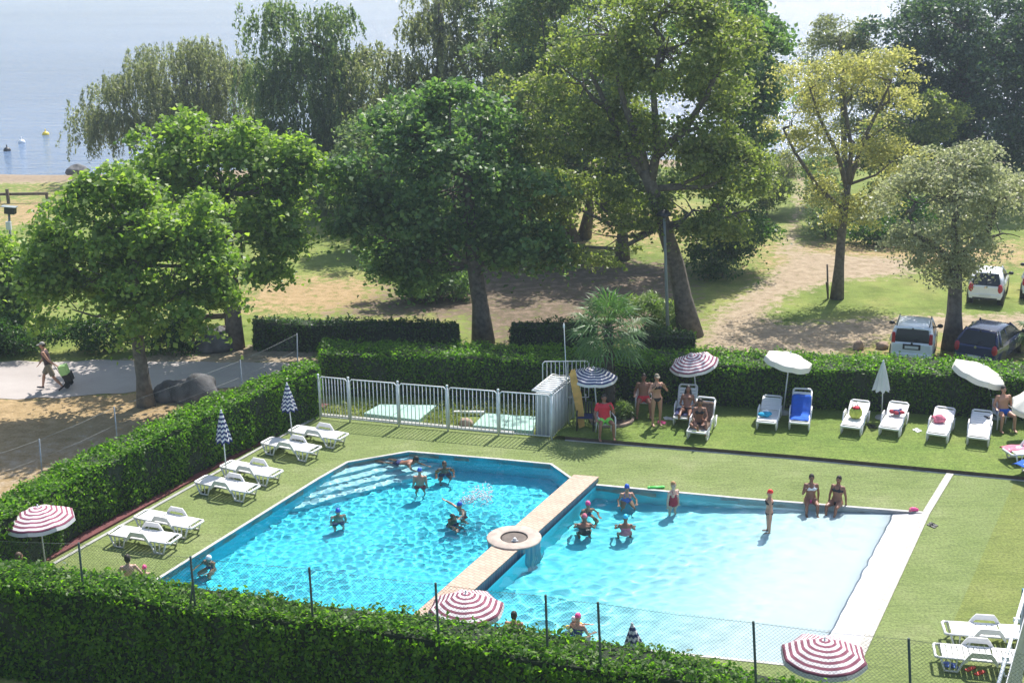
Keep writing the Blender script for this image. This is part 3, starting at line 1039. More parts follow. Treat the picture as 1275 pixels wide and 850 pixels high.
tree('plane_tree', 'broad plane tree with bright top and dark underside beside the road edge boulder', 'tree', (292, 432),
     [(291, 390, 0), (288, 340, 0), (282, 290, .1), (280, 240, 0)],
     [(280, 235, 92, 62, 0, 3.0), (215, 190, 56, 50, .4, 2.0), (330, 230, 56, 58, -.3, 2), (260, 165, 50, 30, .4, 1.8), (330, 180, 36, 32, 0, 1.5), (360, 262, 44, 42, 0, 1.6),
      (300, 290, 70, 42, 0, 2.2), (330, 315, 38, 26, -.3, 1.2), (205, 240, 44, 44, .3, 1.7), (375, 215, 26, 24, 0, 1)],
     'lf_plane', .21, .17, 38, .72, r0=.32, seed=32, clump=.48, up=.9, shell=.3, gap=.6)
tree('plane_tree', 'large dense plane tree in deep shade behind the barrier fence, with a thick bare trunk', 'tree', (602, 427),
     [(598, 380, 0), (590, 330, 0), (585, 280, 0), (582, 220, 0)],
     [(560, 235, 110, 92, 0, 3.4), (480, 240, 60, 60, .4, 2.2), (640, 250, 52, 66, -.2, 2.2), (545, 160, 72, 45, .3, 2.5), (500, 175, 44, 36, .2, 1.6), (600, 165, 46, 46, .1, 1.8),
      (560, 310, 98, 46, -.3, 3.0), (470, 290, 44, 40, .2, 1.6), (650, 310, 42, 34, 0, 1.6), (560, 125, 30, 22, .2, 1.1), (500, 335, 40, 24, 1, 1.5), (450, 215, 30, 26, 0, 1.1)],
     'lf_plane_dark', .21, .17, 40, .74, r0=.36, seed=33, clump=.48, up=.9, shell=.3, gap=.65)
tree('oak_tree', 'tall oak with a curved forked dark trunk standing beside the lamp post', 'tree', (860, 417),
     [(850, 370, 0), (842, 330, 0), (826, 280, 0), (812, 235, 0), (802, 212, 0)],
     [(830, 60, 90, 75, 0, 3.4), (760, 40, 72, 56, .3, 2.6), (895, 90, 60, 60, -.2, 2.2), (720, 100, 58, 52, .2, 2.4), (860, 150, 58, 50, 0, 2), (700, 170, 50, 42, .3, 1.8),
      (760, 170, 54, 46, .6, 1.6), (830, 5, 70, 40, 0, 2.2), (905, 205, 50, 40, -.3, 1.6), (865, 260, 55, 42, -.4, 1.6), (920, 265, 42, 36, -.4, 1.3), (740, 250, 46, 36, .3, 1.4),
      (690, 245, 34, 30, .3, 1.2), (770, 295, 48, 26, -.2, 1.2), (700, 305, 36, 16, -.2, 1), (935, 200, 30, 30, 0, 1)],
     'lf_oak', .17, .12, 44, .78, r0=.4, seed=34, clump=.44, gap=.75,
     forks=([(808, 225, 0), (785, 195, .2), (768, 165, .3), (757, 135, .4), (735, 90, .5)], [(806, 222, 0), (798, 185, 0), (784, 150, 0), (772, 110, .2), (765, 60, .2)],
            [(810, 225, 0), (818, 190, -.2), (816, 150, -.3), (813, 105, -.3), (825, 50, -.3)], [(816, 195, -.2), (850, 165, -.5), (880, 120, -.8), (895, 80, -1)]))
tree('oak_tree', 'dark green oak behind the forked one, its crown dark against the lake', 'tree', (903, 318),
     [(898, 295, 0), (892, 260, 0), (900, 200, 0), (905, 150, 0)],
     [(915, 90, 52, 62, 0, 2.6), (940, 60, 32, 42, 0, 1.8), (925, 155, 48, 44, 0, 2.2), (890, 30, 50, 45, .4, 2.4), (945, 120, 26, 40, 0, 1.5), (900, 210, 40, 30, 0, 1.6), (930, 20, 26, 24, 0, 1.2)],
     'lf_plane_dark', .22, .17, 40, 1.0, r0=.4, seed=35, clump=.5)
for i, (bx, by, tx) in enumerate(((699, 300, 690), (714, 298, 696), (727, 296, 730))):
    lb = ['slender tree with a straight dark trunk, nearest the plane tree of three bare trunks', 'slender tree leaning slightly away, middle one of three bare trunks under the canopy',
          'slender upright tree, of the three bare trunks the one nearest the lamp post'][i]
    tree('slender_tree', lb, 'tree', (bx, by), [(tx + 4, 260, 0), (tx, 220, 0), (tx, 170, 0)],
         [(tx - 25 + 25 * i, 130, 46, 62, .5, 2.2), (tx - 40 + 30 * i, 55, 48, 50, .3, 2.2), (tx - 20 + 12 * i, -10, 44, 38, 0, 2.0), (tx - 55 + 30 * i, 190, 34, 38, 0, 1.6)],
         'lf_willow_g' if i != 1 else 'lf_oak', .2, .13, 34, .8, r0=.3, seed=36 + i, clump=.5, group='slender trees under the oak')
tree('willow_tree', 'tall feathery green willow whose crown hangs in strands in front of the lake', 'tree', (455, 262),
     [(450, 220, 0), (445, 160, 0), (430, 100, 0), (400, 60, 0)],
     [(385, 40, 44, 34, 0, 2.2), (345, 75, 32, 26, 0, 1.7), (400, 95, 52, 40, 0, 2.6), (360, 120, 42, 34, 0, 2.2), (430, 130, 60, 44, 0, 2.8), (355, 20, 26, 20, 0, 1.3), (470, 170, 58, 44, 0, 2.4), (390, 170, 40, 36, 0, 2.0), (350, 165, 34, 30, 0, 1.8), (400, 215, 40, 30, 0, 1.8), (440, 225, 40, 30, 0, 1.8)],
     'lf_willow_g', .24, .1, 64, 1.4, r0=.26, seed=41, clump=.6, gap=.6, hang=True, strands=1.5)
tree('willow_tree', 'loose grey-green willow with thin bare top branches above the dark plane tree', 'tree', (545, 268),
     [(545, 220, 0), (548, 150, 0), (546, 90, 0), (550, 40, 0), (547, 5, 0)],
     [(480, 95, 54, 40, 0, 2.4), (545, 60, 34, 62, 0, 1.6), (590, 75, 44, 54, 0, 2.2), (510, 125, 60, 40, 0, 2.4), (575, 5, 34, 32, 0, 1.5), (530, 10, 22, 28, 0, 1.1), (560, 160, 70, 50, 0, 2.6)],
     'lf_willow', .24, .1, 60, 1.3, r0=.24, seed=42, clump=.6, gap=.5, hang=True, strands=1.4)
tree('willow_tree', 'dense green tree whose top leaves the picture between the willow and the oak', 'tree', (640, 262),
     [(640, 220, 0), (642, 150, 0), (645, 80, 0)],
     [(640, 60, 56, 62, 0, 2.8), (610, 20, 42, 40, 0, 2.2), (680, 30, 50, 50, 0, 2.4), (650, 140, 62, 56, 0, 2.8), (620, 190, 50, 44, 0, 2.2), (650, -15, 50, 34, 0, 2)],
     'lf_willow_g', .24, .12, 38, 1.0, r0=.34, seed=43, clump=.55)
tree('weeping_willow', 'olive weeping willow with drooping strands at the lake shore beyond the pale grass', 'tree', (215, 222),
     [(214, 190, 0), (218, 150, 0), (225, 120, 0)],
     [(235, 95, 58, 42, 0, 3.4), (190, 110, 52, 36, 0, 3), (275, 115, 38, 40, 0, 2.4), (138, 128, 40, 26, 0, 2.2), (150, 150, 38, 28, 0, 2.2),
      (230, 145, 50, 40, 0, 3), (235, 58, 26, 18, 0, 1.8), (285, 90, 24, 22, 0, 1.6)],
     'lf_willow', .24, .08, 70, 1.5, r0=.3, seed=44, clump=.65, gap=.7, hang=True, strands=1.5)
tree('yellowing_tree', 'sparse yellow-leaved tree on the dirt track, thin dark trunk with two dead sticks beside it', 'tree', (1042, 371),
     [(1045, 330, 0), (1048, 290, 0), (1052, 255, 0), (1056, 230, 0)],
     [(1060, 110, 62, 42, 0, 2.2), (1015, 100, 40, 36, 0, 1.7), (1105, 100, 44, 36, 0, 1.7), (985, 150, 38, 34, 0, 1.5), (1050, 165, 62, 40, 0, 2.0), (1115, 150, 38, 34, 0, 1.6), (1070, 80, 34, 20, 0, 1.2),
      (1070, 205, 40, 24, 0, 1.4), (1010, 180, 32, 24, 0, 1.2), (1125, 190, 24, 24, 0, 1.0), (1050, 240, 34, 24, 0, 1.0), (1062, 275, 26, 20, 0, .8), (1085, 240, 24, 20, 0, .9)],
     'lf_yellow', .15, .08, 28, .5, r0=.24, seed=45, clump=.42, gap=.5,
     forks=([(1055, 235, 0), (1042, 190, 0), (1022, 150, 0), (1008, 110, 0)], [(1056, 232, 0), (1060, 185, 0), (1052, 130, 0), (1050, 85, 0)], [(1057, 230, 0), (1075, 175, .2), (1092, 140, .3), (1110, 100, .3)],
            [(1050, 262, 0), (1020, 235, 0), (990, 190, 0), (975, 160, 0)]))
tree('round_tree', 'rounded silver-green tree between the parked white and dark blue cars', 'tree', (1186, 433),
     [(1188, 390, 0), (1190, 345, 0), (1189, 322, 0)],
     [(1190, 240, 78, 52, 0, 2.8), (1140, 250, 42, 38, 0, 1.7), (1240, 240, 44, 48, 0, 1.8), (1210, 200, 46, 26, 0, 1.6), (1190, 300, 60, 30, 0, 2.0), (1140, 290, 32, 24, 0, 1.2), (1250, 290, 36, 26, 0, 1.3), (1175, 335, 34, 18, .2, .9)],
     'lf_grey', .14, .085, 42, .85, r0=.34, seed=46, clump=.38, gap=.75,
     forks=([(1188, 328, 0), (1165, 308, 0), (1145, 295, 0), (1130, 265, 0)], [(1190, 328, 0), (1215, 300, .1), (1232, 285, .2), (1245, 240, .2)], [(1189, 325, 0), (1188, 280, 0), (1195, 220, 0)]))
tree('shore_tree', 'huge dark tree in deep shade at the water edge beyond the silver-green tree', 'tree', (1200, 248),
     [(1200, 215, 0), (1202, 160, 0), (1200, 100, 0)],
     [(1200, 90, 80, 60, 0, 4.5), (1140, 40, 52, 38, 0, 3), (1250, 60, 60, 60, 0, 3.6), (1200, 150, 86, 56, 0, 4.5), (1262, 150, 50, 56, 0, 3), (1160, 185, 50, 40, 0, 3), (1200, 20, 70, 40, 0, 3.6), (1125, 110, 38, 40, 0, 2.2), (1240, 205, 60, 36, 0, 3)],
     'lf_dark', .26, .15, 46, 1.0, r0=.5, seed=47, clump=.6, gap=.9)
tree('birch_tree', 'small pale feathery tree rising behind the yellow-leaved tree against the lake', 'tree', (1052, 245),
     [(1052, 210, 0), (1050, 150, 0), (1048, 90, 0), (1046, 50, 0)],
     [(1048, 40, 28, 26, 0, 1.8), (1030, 65, 26, 22, 0, 1.6), (1065, 75, 28, 30, 0, 1.8), (1045, 110, 44, 34, 0, 2.2), (1075, 150, 44, 36, 0, 2.2)],
     'lf_willow', .24, .09, 34, .75, r0=.22, seed=48, clump=.5)
tree('leafy_tree', 'mid green bushy tree in the gap between the yellow-leaved tree and the dark shore tree', 'tree', (1130, 268),
     [(1130, 240, 0), (1130, 200, 0)], [(1130, 175, 44, 36, 0, 2.2), (1165, 150, 30, 28, 0, 1.6), (1115, 215, 40, 34, 0, 2)],
     'lf_oak', .2, .14, 40, 1.0, r0=.25, seed=49, clump=.5)
tree('sapling', 'small bright tree at the picture edge beside the dark round bush', 'tree', (28, 420),
     [(27, 395, 0), (24, 360, 0)], [(20, 345, 34, 34, 0, 1.4), (-10, 330, 34, 34, 0, 1.4), (45, 345, 26, 26, 0, 1.0), (0, 385, 36, 26, 0, 1.2), (40, 315, 14, 12, 0, .5)],
     'lf_plane', .2, .17, 40, .85, r0=.1, seed=50, clump=.4)

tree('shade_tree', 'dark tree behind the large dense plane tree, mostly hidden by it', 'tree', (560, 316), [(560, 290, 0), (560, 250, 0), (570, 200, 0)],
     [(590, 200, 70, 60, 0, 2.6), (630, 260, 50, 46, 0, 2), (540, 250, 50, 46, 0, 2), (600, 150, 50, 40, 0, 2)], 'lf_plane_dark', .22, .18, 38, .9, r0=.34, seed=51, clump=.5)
tree('shade_tree', 'dark-trunked tree between the dense plane tree and the three slender trunks', 'tree', (650, 322), [(650, 300, 0), (650, 260, 0), (655, 210, 0)],
     [(660, 190, 56, 56, 0, 2.4), (690, 235, 40, 34, 0, 1.7), (640, 270, 36, 32, 0, 1.5), (665, 130, 44, 40, 0, 2)], 'lf_oak', .2, .15, 38, .9, r0=.3, seed=52, clump=.5)
tree('shade_tree', 'leafy tree in the gap between the broad plane tree and the dense one, further back', 'tree', (478, 306), [(478, 285, 0), (476, 250, 0), (474, 210, 0)],
     [(475, 170, 40, 44, 0, 2.4), (500, 210, 40, 36, 0, 2.2), (450, 200, 28, 30, 0, 1.6)], 'lf_willow_g', .22, .13, 38, .8, r0=.28, seed=54, clump=.5)
tree('shade_tree', 'leafy tree behind the forked oak filling the gap above the shaded dirt', 'tree', (775, 322), [(775, 290, 0), (770, 240, 0), (765, 190, 0)],
     [(765, 150, 70, 60, 0, 3), (720, 200, 50, 40, 0, 2.2), (805, 205, 44, 40, 0, 2), (770, 235, 56, 30, 0, 2), (750, 90, 50, 40, 0, 2.4)], 'lf_willow_g', .22, .13, 38, .85, r0=.3, seed=53, clump=.5)
bush('bush', 'dark round bush at the road edge behind the walking man', 'bush', (18, 440), [(15, 418, 42, 24, 0, 1.4), (-30, 418, 34, 22, 0, 1.2)], 'lf_hedge_dark', .12, .08, 40, seed=61)
bush('bush', 'dark bush in the shade below the young plane tree at the far road edge', 'bush', (130, 436), [(120, 412, 50, 26, 0, 1.2), (190, 412, 40, 28, 0, 1.2), (230, 408, 26, 24, 0, 1)], 'lf_hedge_dark', .12, .08, 40, seed=62)
bush('bush', 'shaggy dark bush around the small leaning trunk under the dark plane tree', 'bush', (530, 372), [(530, 345, 36, 28, 0, 1.2), (565, 350, 30, 24, 0, 1)], 'lf_plane_dark', .15, .1, 36, seed=63)
tree('small_tree', 'small dark tree with a short forked trunk under the large plane tree', 'tree', (517, 373), [(515, 350, 0), (505, 325, 0)],
     [(500, 315, 34, 22, 0, 1.1), (530, 312, 30, 24, 0, 1.1)], 'lf_plane_dark', .17, .13, 36, .9, r0=.22, seed=64, clump=.35)
bush('shrub', 'pale long-leaved shrub behind the palm, in front of the lamp post', 'shrub', (815, 414), [(812, 388, 28, 24, 0, .9), (838, 392, 22, 22, .2, .8), (800, 376, 18, 14, 0, .6)], 'lf_shrub', .26, .045, 30, seed=65, up=.9)
bush('bush', 'blue-green bushes around the foot of the second oak', 'bush', (900, 345), [(895, 312, 36, 32, 0, 1.8), (930, 285, 36, 34, 1, 1.8), (885, 285, 30, 28, 1, 1.4)], 'lf_hedge_dark', .18, .1, 40, seed=66, clump=.4)
bush('bush', 'green bush on the lake side of the grass path near the yellow-leaved tree', 'bush', (1028, 298), [(1022, 270, 20, 24, 0, 1.3), (1030, 240, 24, 26, 2, 1.5), (1018, 215, 18, 20, 4, 1.2)], 'lf_willow_g', .18, .1, 36, seed=67, clump=.4)
bush('bush', 'low bramble mass between the yellow-leaved tree and the silver-green tree', 'bush', (1105, 305), [(1080, 285, 26, 18, 0, 1.2), (1110, 285, 34, 20, 0, 1.4), (1140, 275, 34, 24, 1, 1.6)], 'lf_hedge_dark', .16, .1, 36, seed=68, clump=.38)
bush('bush', 'tall green bush closing the view between the second oak and the grass path', 'bush', (955, 268), [(950, 240, 28, 28, 0, 1.6), (938, 215, 26, 24, 0, 1.5), (965, 232, 16, 22, 0, 1)], 'lf_oak', .18, .11, 36, seed=69, clump=.4)
bush('bush', 'little dark reddish bush in the shade beyond the short hedge', 'bush', (716, 330), [(716, 318, 12, 12, 0, .5)], 'lf_dark', .12, .08, 30, seed=70)
bush('reed_clump', 'low reeds at the water edge beyond the second oak', 'reeds', (975, 218), [(978, 205, 20, 14, 0, 1.5), (1020, 200, 22, 14, 0, 1.5)], 'lf_willow', .3, .06, 30, seed=71, clump=.4)
print('LEAVES', tree.total)
hm = bpy.data.materials.new('haze_air'); hm.use_nodes = True; hn = hm.node_tree; hn.nodes.clear()
ho = hn.nodes.new('ShaderNodeOutputMaterial'); hv = hn.nodes.new('ShaderNodeVolumePrincipled')
hv.inputs['Color'].default_value = (.72, .85, 1, 1); hv.inputs['Density'].default_value = .0006; hv.inputs['Anisotropy'].default_value = .35
hn.links.new(hv.outputs[0], ho.inputs['Volume'])
mb = MB(); mb.box((0, 220, 9.5), (700, 560, 26)); hz = mb.build('haze', hm); tag(hz, kind='stuff')
S.view_settings.exposure = .66

# ------------------------------------------------------------------ sun loungers
def arch(mb, x, y0, y1, z0, z1, th, mi=0):
    """moulded side arm: an arched plate along y, th thick"""
    n = 9
    top = []
    for i in range(n + 1):
        t = i / n
        zz = z0 + (z1 - z0) * min(1, math.sin(PI * t) * 1.7)
        top.append((y0 + (y1 - y0) * t, zz))
    low = [(y, max(z0 - .09, z - .13)) for y, z in top]
    vs = []
    for sx in (-th / 2, th / 2):
        vs += [(x + sx, y, z) for y, z in top] + [(x + sx, y, z) for y, z in low]
    m = n + 1
    fs = []
    for i in range(n):
        fs += [(i, i + 1, m + i + 1, m + i), (2 * m + i, 2 * m + m + i, 2 * m + m + i + 1, 2 * m + i + 1),
               (i, 2 * m + i, 2 * m + i + 1, i + 1), (m + i, m + i + 1, 3 * m + i + 1, 3 * m + i)]
    fs += [(0, m, 3 * m, 2 * m), (n, 2 * m + n, 3 * m + n, m + n)]
    mb.add(vs, fs, mi)


def make_lounger(back=0.0, name='sun_lounger'):
    """head end at +y, foot end at -y; back = raised angle of the headrest"""
    W, Hh = .64, .34
    root = empty(name)
    wp = M['white_plastic']
    y0, yh, y1 = -.95, .22, .95
    mb = MB()
    for sx in (-1, 1):
        mb.tube([(sx * (W / 2 - .03), y0 + .05, Hh - .01), (sx * (W / 2 - .03), yh, Hh - .01)], .032, 6, flat=.8)
    mb.tube([(-W / 2 + .03, y0 + .05, Hh - .01), (-W / 2 + .07, y0, Hh - .015), (W / 2 - .07, y0, Hh - .015), (W / 2 - .03, y0 + .05, Hh - .01)], .035, 6)
    n = 9
    for i in range(n):
        yy = y0 + .13 + (yh - y0 - .13) * (i + .5) / n
        mb.box((0, yy, Hh), (W - .08, (yh - y0 - .13) / n * .86, .022))
    mb.build('bed', wp, root)
    mb = MB()
    L = y1 - yh
    m3 = Matrix.Rotation(back, 4, 'X')
    def T(x, y, z): return Vector((0, yh, Hh)) + (m3 @ Vector((x, y, z)))
    for sx in (-1, 1):
        mb.tube([T(sx * (W / 2 - .03), 0, -.01), T(sx * (W / 2 - .03), L - .06, -.01)], .03, 6)
    mb.tube([T(-W / 2 + .03, L - .06, -.01), T(-W / 2 + .09, L, -.01), T(W / 2 - .09, L, -.01), T(W / 2 - .03, L - .06, -.01)], .035, 6)
    for i in range(6):
        c = T(0, (L - .12) * (i + .5) / 6 + .02, 0)
        mb.box(c, (W - .08, (L - .12) / 6 * .86, .022), rx=back)
    mb.build('backrest', wp, root)
    for sx in (-1, 1):
        mb = MB(); arch(mb, sx * (W / 2 + .015), -.38, .32, Hh - .02, Hh + .2, .035); mb.build('armrest', wp, root)
    for sx in (-1, 1):
        for yy in (-.6, .62):
            mb = MB()
            x = sx * (W / 2 - .02)
            mb.tube([(x, yy - .24, Hh - .02), (x, yy - .15, .03), (x, yy + .12, .03), (x, yy + .24, Hh - .02)], .026, 6)
            mb.tube([(x, yy - .04, .03), (x, yy - .05, Hh - .03)], .016, 6)
            mb.tube([(x, yy + .08, .03), (x, yy + .09, Hh - .03)], .016, 6)
            mb.build('leg', wp, root)
    for sx in (-1, 1):
        mb = MB(); mb.tube([(sx * (W / 2 - .07), .62, .05), (sx * (W / 2 - .04), .62, .05)], .055, 10); mb.build('wheel', M['black'], root)
    return root


def line_rot(a, b):
    """rotation that turns local +y towards b from a"""
    return math.atan2(b[1] - a[1], b[0] - a[0]) - PI / 2


flat = make_lounger(0.0)
flat_used = [False]


def put_lounger(src, used, foot_px, head_px, label, group, z=.0):
    a, b = P(*foot_px, z + .34), P(*head_px, z + .34)
    o = src if not used[0] else copy_tree(src)
    used[0] = True
    o.location = ((a.x + b.x) / 2, (a.y + b.y) / 2, z)
    o.rotation_euler = (0, 0, line_rot(a, b) + random.uniform(-.05, .05))
    tag(o, label, 'sun lounger', group)
    return o


gl = 'white sun loungers along the clipped hedge'
for (f, h, lb) in (((219, 672), (141, 658), 'white plastic lounger closest to the open red-striped parasol, the lower of that pair'),
                   ((248, 652), (172, 639), 'white plastic lounger just behind the one closest to the open red-striped parasol'),
                   ((318, 608), (248, 596), 'white plastic lounger a step in front of the closed navy parasol halfway along the hedge'),
                   ((346, 589), (280, 577), 'white plastic lounger just behind the closed navy parasol halfway along the hedge'),
                   ((394, 559), (331, 548), 'white plastic lounger in front of the closed navy parasol beside the barrier fence corner'),
                   ((427, 543), (366, 533), 'white plastic lounger right beside the end of the white barrier fence')):
    put_lounger(flat, flat_used, f, h, lb, gl)
gl = 'two white sun loungers by the white gate frame'
put_lounger(flat, flat_used, (1172, 780), (1290, 788), 'white slatted lounger next to the white mesh gate, the one further up the lawn', gl)
put_lounger(flat, flat_used, (1164, 809), (1279, 818), 'white slatted lounger next to the white mesh gate with red and blue flip-flops under it', gl)

low = make_lounger(R(22)); low_u = [False]
gl = 'sunbeds in a row before the back hedge'
for (f, h, lb) in (((956, 524), (960, 503), 'low sunbed with a small cyan and white bundle on it'),
                   ((1059, 531), (1071, 508), 'low sunbed holding a round yellow-green beach bag'),
                   ((1107, 533), (1119, 510), 'low sunbed with dark clothes on its headrest, beside the closed cream parasol'),
                   ((1166, 540), (1177, 517), 'low sunbed with a pink towel crumpled on it'),
                   ((1216, 544), (1224, 521), 'low sunbed with dark sunglasses case on it, next to the man in blue shorts')):
    o = put_lounger(low, low_u, f, h, lb, gl, .12)
high = make_lounger(R(58)); high_u = [False]
put_lounger(high, high_u, (995, 523), (999, 505), 'raised sunbed covered by a bright blue towel', gl, .12)
put_lounger(high, high_u, (850, 520), (858, 497), 'white raised sunbed where a long-haired person sits under the red-striped parasol', gl, .12)
put_lounger(high, high_u, (866, 538), (882, 513), 'raised sunbed with a brown patterned towel on its backrest', gl, .12)
o = put_lounger(low, low_u, (1252, 562), (1330, 556), 'sunbed with a pink towel cut by the picture edge', gl, .12)
o = put_lounger(low, low_u, (1268, 584), (1345, 560), 'sunbed with dark blue cover cut by the picture edge', gl, .12)


def drape(name, label, cat, src_px, z, size, mat, rz=0, ang=0.0, amp=.02, zoff=.0, group=None, tail=0):
    """cloth lying on a lounger: a rippled sheet with thickness, bent where the backrest starts"""
    c = P(*src_px, z)
    root = c
    nx, ny = 10, 16
    vs = []
    for j in range(ny + 1):
        for i in range(nx + 1):
            u = (i / nx - .5) * size[0]; v = (j / ny - .5) * size[1]
            zz = amp * math.sin(u * 17 + v * 5) * .5 + amp * math.sin(v * 13 + 1.3 * u) * .5
            yy = v
            if ang and v > 0:
                yy = v * math.cos(ang); zz += v * math.sin(ang)
            if abs(u) > size[0] * .42: zz -= .05
            vs.append((u, yy, zz))
    fs = [(j * (nx + 1) + i, j * (nx + 1) + i + 1, (j + 1) * (nx + 1) + i + 1, (j + 1) * (nx + 1) + i) for j in range(ny) for i in range(nx)]
    mb = MB(); mb.add(vs, fs, 0, True)
    o = mb.build(name, mat, None, c, rz, recalc=False)
    s = o.modifiers.new('thick', 'SOLIDIFY'); s.thickness = .012
    return tag(o, label, cat, group)


def lump(name, label, cat, loc, size, mats, seed=0, n=5, group=None):
    """crumpled cloth: several soft folds merged"""
    rnd = random.Random(seed)
    mb = MB()
    for i in range(n):
        a = rnd.uniform(0, 2 * PI)
        m = Matrix.Rotation(a, 3, 'Z') @ Matrix.Rotation(rnd.uniform(-.3, .3), 3, 'X')
        mb.ball((rnd.uniform(-.4, .4) * size[0], rnd.uniform(-.4, .4) * size[1], size[2] * rnd.uniform(.2, .6)),
                (size[0] * rnd.uniform(.25, .5), size[1] * rnd.uniform(.2, .45), size[2] * rnd.uniform(.25, .6)), 10, 6, i % len(mats), m)
    o = mb.build(name, mats, None, loc)
    return tag(o, label, cat, group)


lz = .12 + .36
drape('towel', 'bright blue towel spread over the raised sunbed', 'towel', (996.5, 514), lz + .03, (.62, 1.25), M['blue_towel'], line_rot(P(995, 523), P(999, 505)), R(52))
drape('towel', 'brown patterned towel hung over the raised backrest', 'towel', (874, 524), lz + .05, (.6, 1.3), M['brown_towel'], line_rot(P(866, 538), P(882, 513)), R(56))
drape('towel', 'dark navy cloth over the side of the sunbed with the long-haired person', 'towel', (853, 512), lz + .03, (.66, .7), M['navy'], line_rot(P(850, 520), P(858, 497)), 0)
lump('towel', 'folded cyan towel lying on a low sunbed', 'towel', P(953, 517, lz + .02), (.34, .26, .14), [M['cyan_towel']], 2)
lump('towel', 'small white cloth lying on the folded cyan towel', 'cloth', P(952, 513, lz + .12), (.22, .18, .08), [M['cap_white']], 3)
lump('towel', 'crumpled pink towel lying on a low sunbed', 'towel', P(1168, 523, lz + .04), (.34, .36, .2), [M['pink_towel'], M['pink_towel']], 4, 7)
lump('clothes', 'dark crumpled clothes on the headrest of a low sunbed', 'clothes', P(1117, 514, lz + .1), (.36, .22, .12), [M['navy'], M['dark_red']], 5, 6)
lump('sunglasses_case', 'small black case on the headrest of a low sunbed', 'case', P(1229, 520, lz + .12), (.2, .13, .06), [M['black']], 6, 3)
mb = MB(); mb.lathe((0, 0, 0), [(.0, 0), (.13, .01), (.2, .1), (.2, .24), (.15, .33)], 18)
for sx in (-1, 1): mb.tube([(-.1, sx * .13, .3), (-.05, sx * .14, .47), (.05, sx * .14, .47), (.1, sx * .13, .3)], .012, 6, 1)
mb.ball((.02, 0, .33), (.13, .12, .06), 10, 5, 2)
tag(mb.build('beach_bag', [pm('yellow_green_fabric', (.45, .5, .08), .8, .3, 12), M['black'], M['red']], None, P(1065, 520, lz)), 'round yellow-green beach bag with red contents on a low sunbed', 'bag')
drape('towel', 'pink towel spread on the sunbed cut by the picture edge', 'towel', (1275, 556), lz + .0, (.5, 1.3), M['pink_towel'], line_rot(P(1252, 562), P(1330, 556)), 0)
drape('towel', 'dark blue cover spread on the sunbed at the picture edge', 'towel', (1290, 573), lz + .0, (.56, 1.4), M['blue_towel'], line_rot(P(1268, 584), P(1345, 560)), 0)


# ------------------------------------------------------------------ parasols
def canopy(Rr, h, m_a, m_b, nr=14, n=8, val=.1, stripes=True, dark_edge=True):
    mb = MB()
    prev = None
    rings = []
    for j in range(nr + 1):
        t = j / nr
        rr = Rr * t
        z = h * (1 - t ** 1.5)
        ring = []
        for k in range(n * 4):
            a = 2 * PI * k / (n * 4)
            ph = (k % 4) / 4
            seg = math.cos(PI / n) / math.cos(PI / n * (2 * ph - 1)) if False else 1 - .075 * math.sin(PI * ph) * 1.0
            ring.append(Vector((rr * seg * math.cos(a), rr * seg * math.sin(a), z - .05 * t * math.sin(PI * ph))))
        rings.append(ring)
    vs = [v for r in rings for v in r]
    N = n * 4
    for j in range(nr):
        fs = [(j * N + k, j * N + (k + 1) % N, (j + 1) * N + (k + 1) % N, (j + 1) * N + k) for k in range(N)]
        b = len(mb.v)
        if j == 0: mb.v.extend([tuple(v) for v in vs]); b = 0
        mi = (j % 2) if stripes else 0
        if stripes and dark_edge and j == nr - 1: mi = 1
        for f in fs: mb.f.append(f); mb.m.append(mi); mb.sm.append(True)
    # hanging valance
    last = rings[-1]
    low = [v + Vector((v.x * .02, v.y * .02, -val)) for v in last]
    mb.add(last + low, [(k, (k + 1) % N, N + (k + 1) % N, N + k) for k in range(N)], 0)
    return mb


def parasol(label, top_px, foot_px, zg, r, h=.32, mats=('stripe_w', 'stripe_r'), hgt=2.15, tilt=(0, 0), stripes=True, val=.09, rot=0.0, nr=14, group=None, foot=None, cat='parasol'):
    """foot_px: where the pole stands (height zg); top_px: centre top of the canopy"""
    f = foot if foot is not None else P(*foot_px, zg)
    t = D(top_px[0], top_px[1], f.y)
    root = empty('parasol', f, 0, label, cat, group)
    tt = t - f
    mb = MB(); ax = tt.normalized()
    mb.tube([(0, 0, 0), tuple(tt - ax * .03)], .022, 8); mb.build('pole', M['white_paint'], root)
    rot3 = Vector((0, 0, 1)).rotation_difference(Vector((tilt[0], tilt[1], 1)).normalized()).to_matrix().to_4x4() @ Matrix.Rotation(rot, 4, 'Z')
    tr = Matrix.Translation(tt) @ rot3 @ Matrix.Translation((0, 0, -h))
    mb = canopy(r, h, None, None, stripes=stripes, val=val, nr=nr)
    mb.v = [tuple(tr @ Vector(v)) for v in mb.v]
    c = mb.build('canopy', [M[m] for m in mats], root, recalc=False)
    s = c.modifiers.new('cloth', 'SOLIDIFY'); s.thickness = .006
    for k in range(8):
        a = 2 * PI * k / 8
        e = tr @ Vector((r * .97 * math.cos(a), r * .97 * math.sin(a), -.012)); m0 = tr @ Vector((0, 0, h - .05)); md = tr @ Vector((r * .5 * math.cos(a), r * .5 * math.sin(a), h * .62 - .012))
        mb = MB(); mb.tube([m0, md, e], .006, 4); mb.build('rib', M['galvanised'], root)
    mb = MB(); mb.tube([tuple(tt - ax * .04), tuple(tt + Vector((tilt[0], tilt[1], 1)).normalized() * .07)], .018, 6); mb.build('finial', M['white_paint'], root)
    mb = MB(); mb.lathe((0, 0, 0), [(.03, .12), (.05, .1), (.2, .05), (.22, .0)], 16); mb.build('base', M['concrete'], root)
    return root


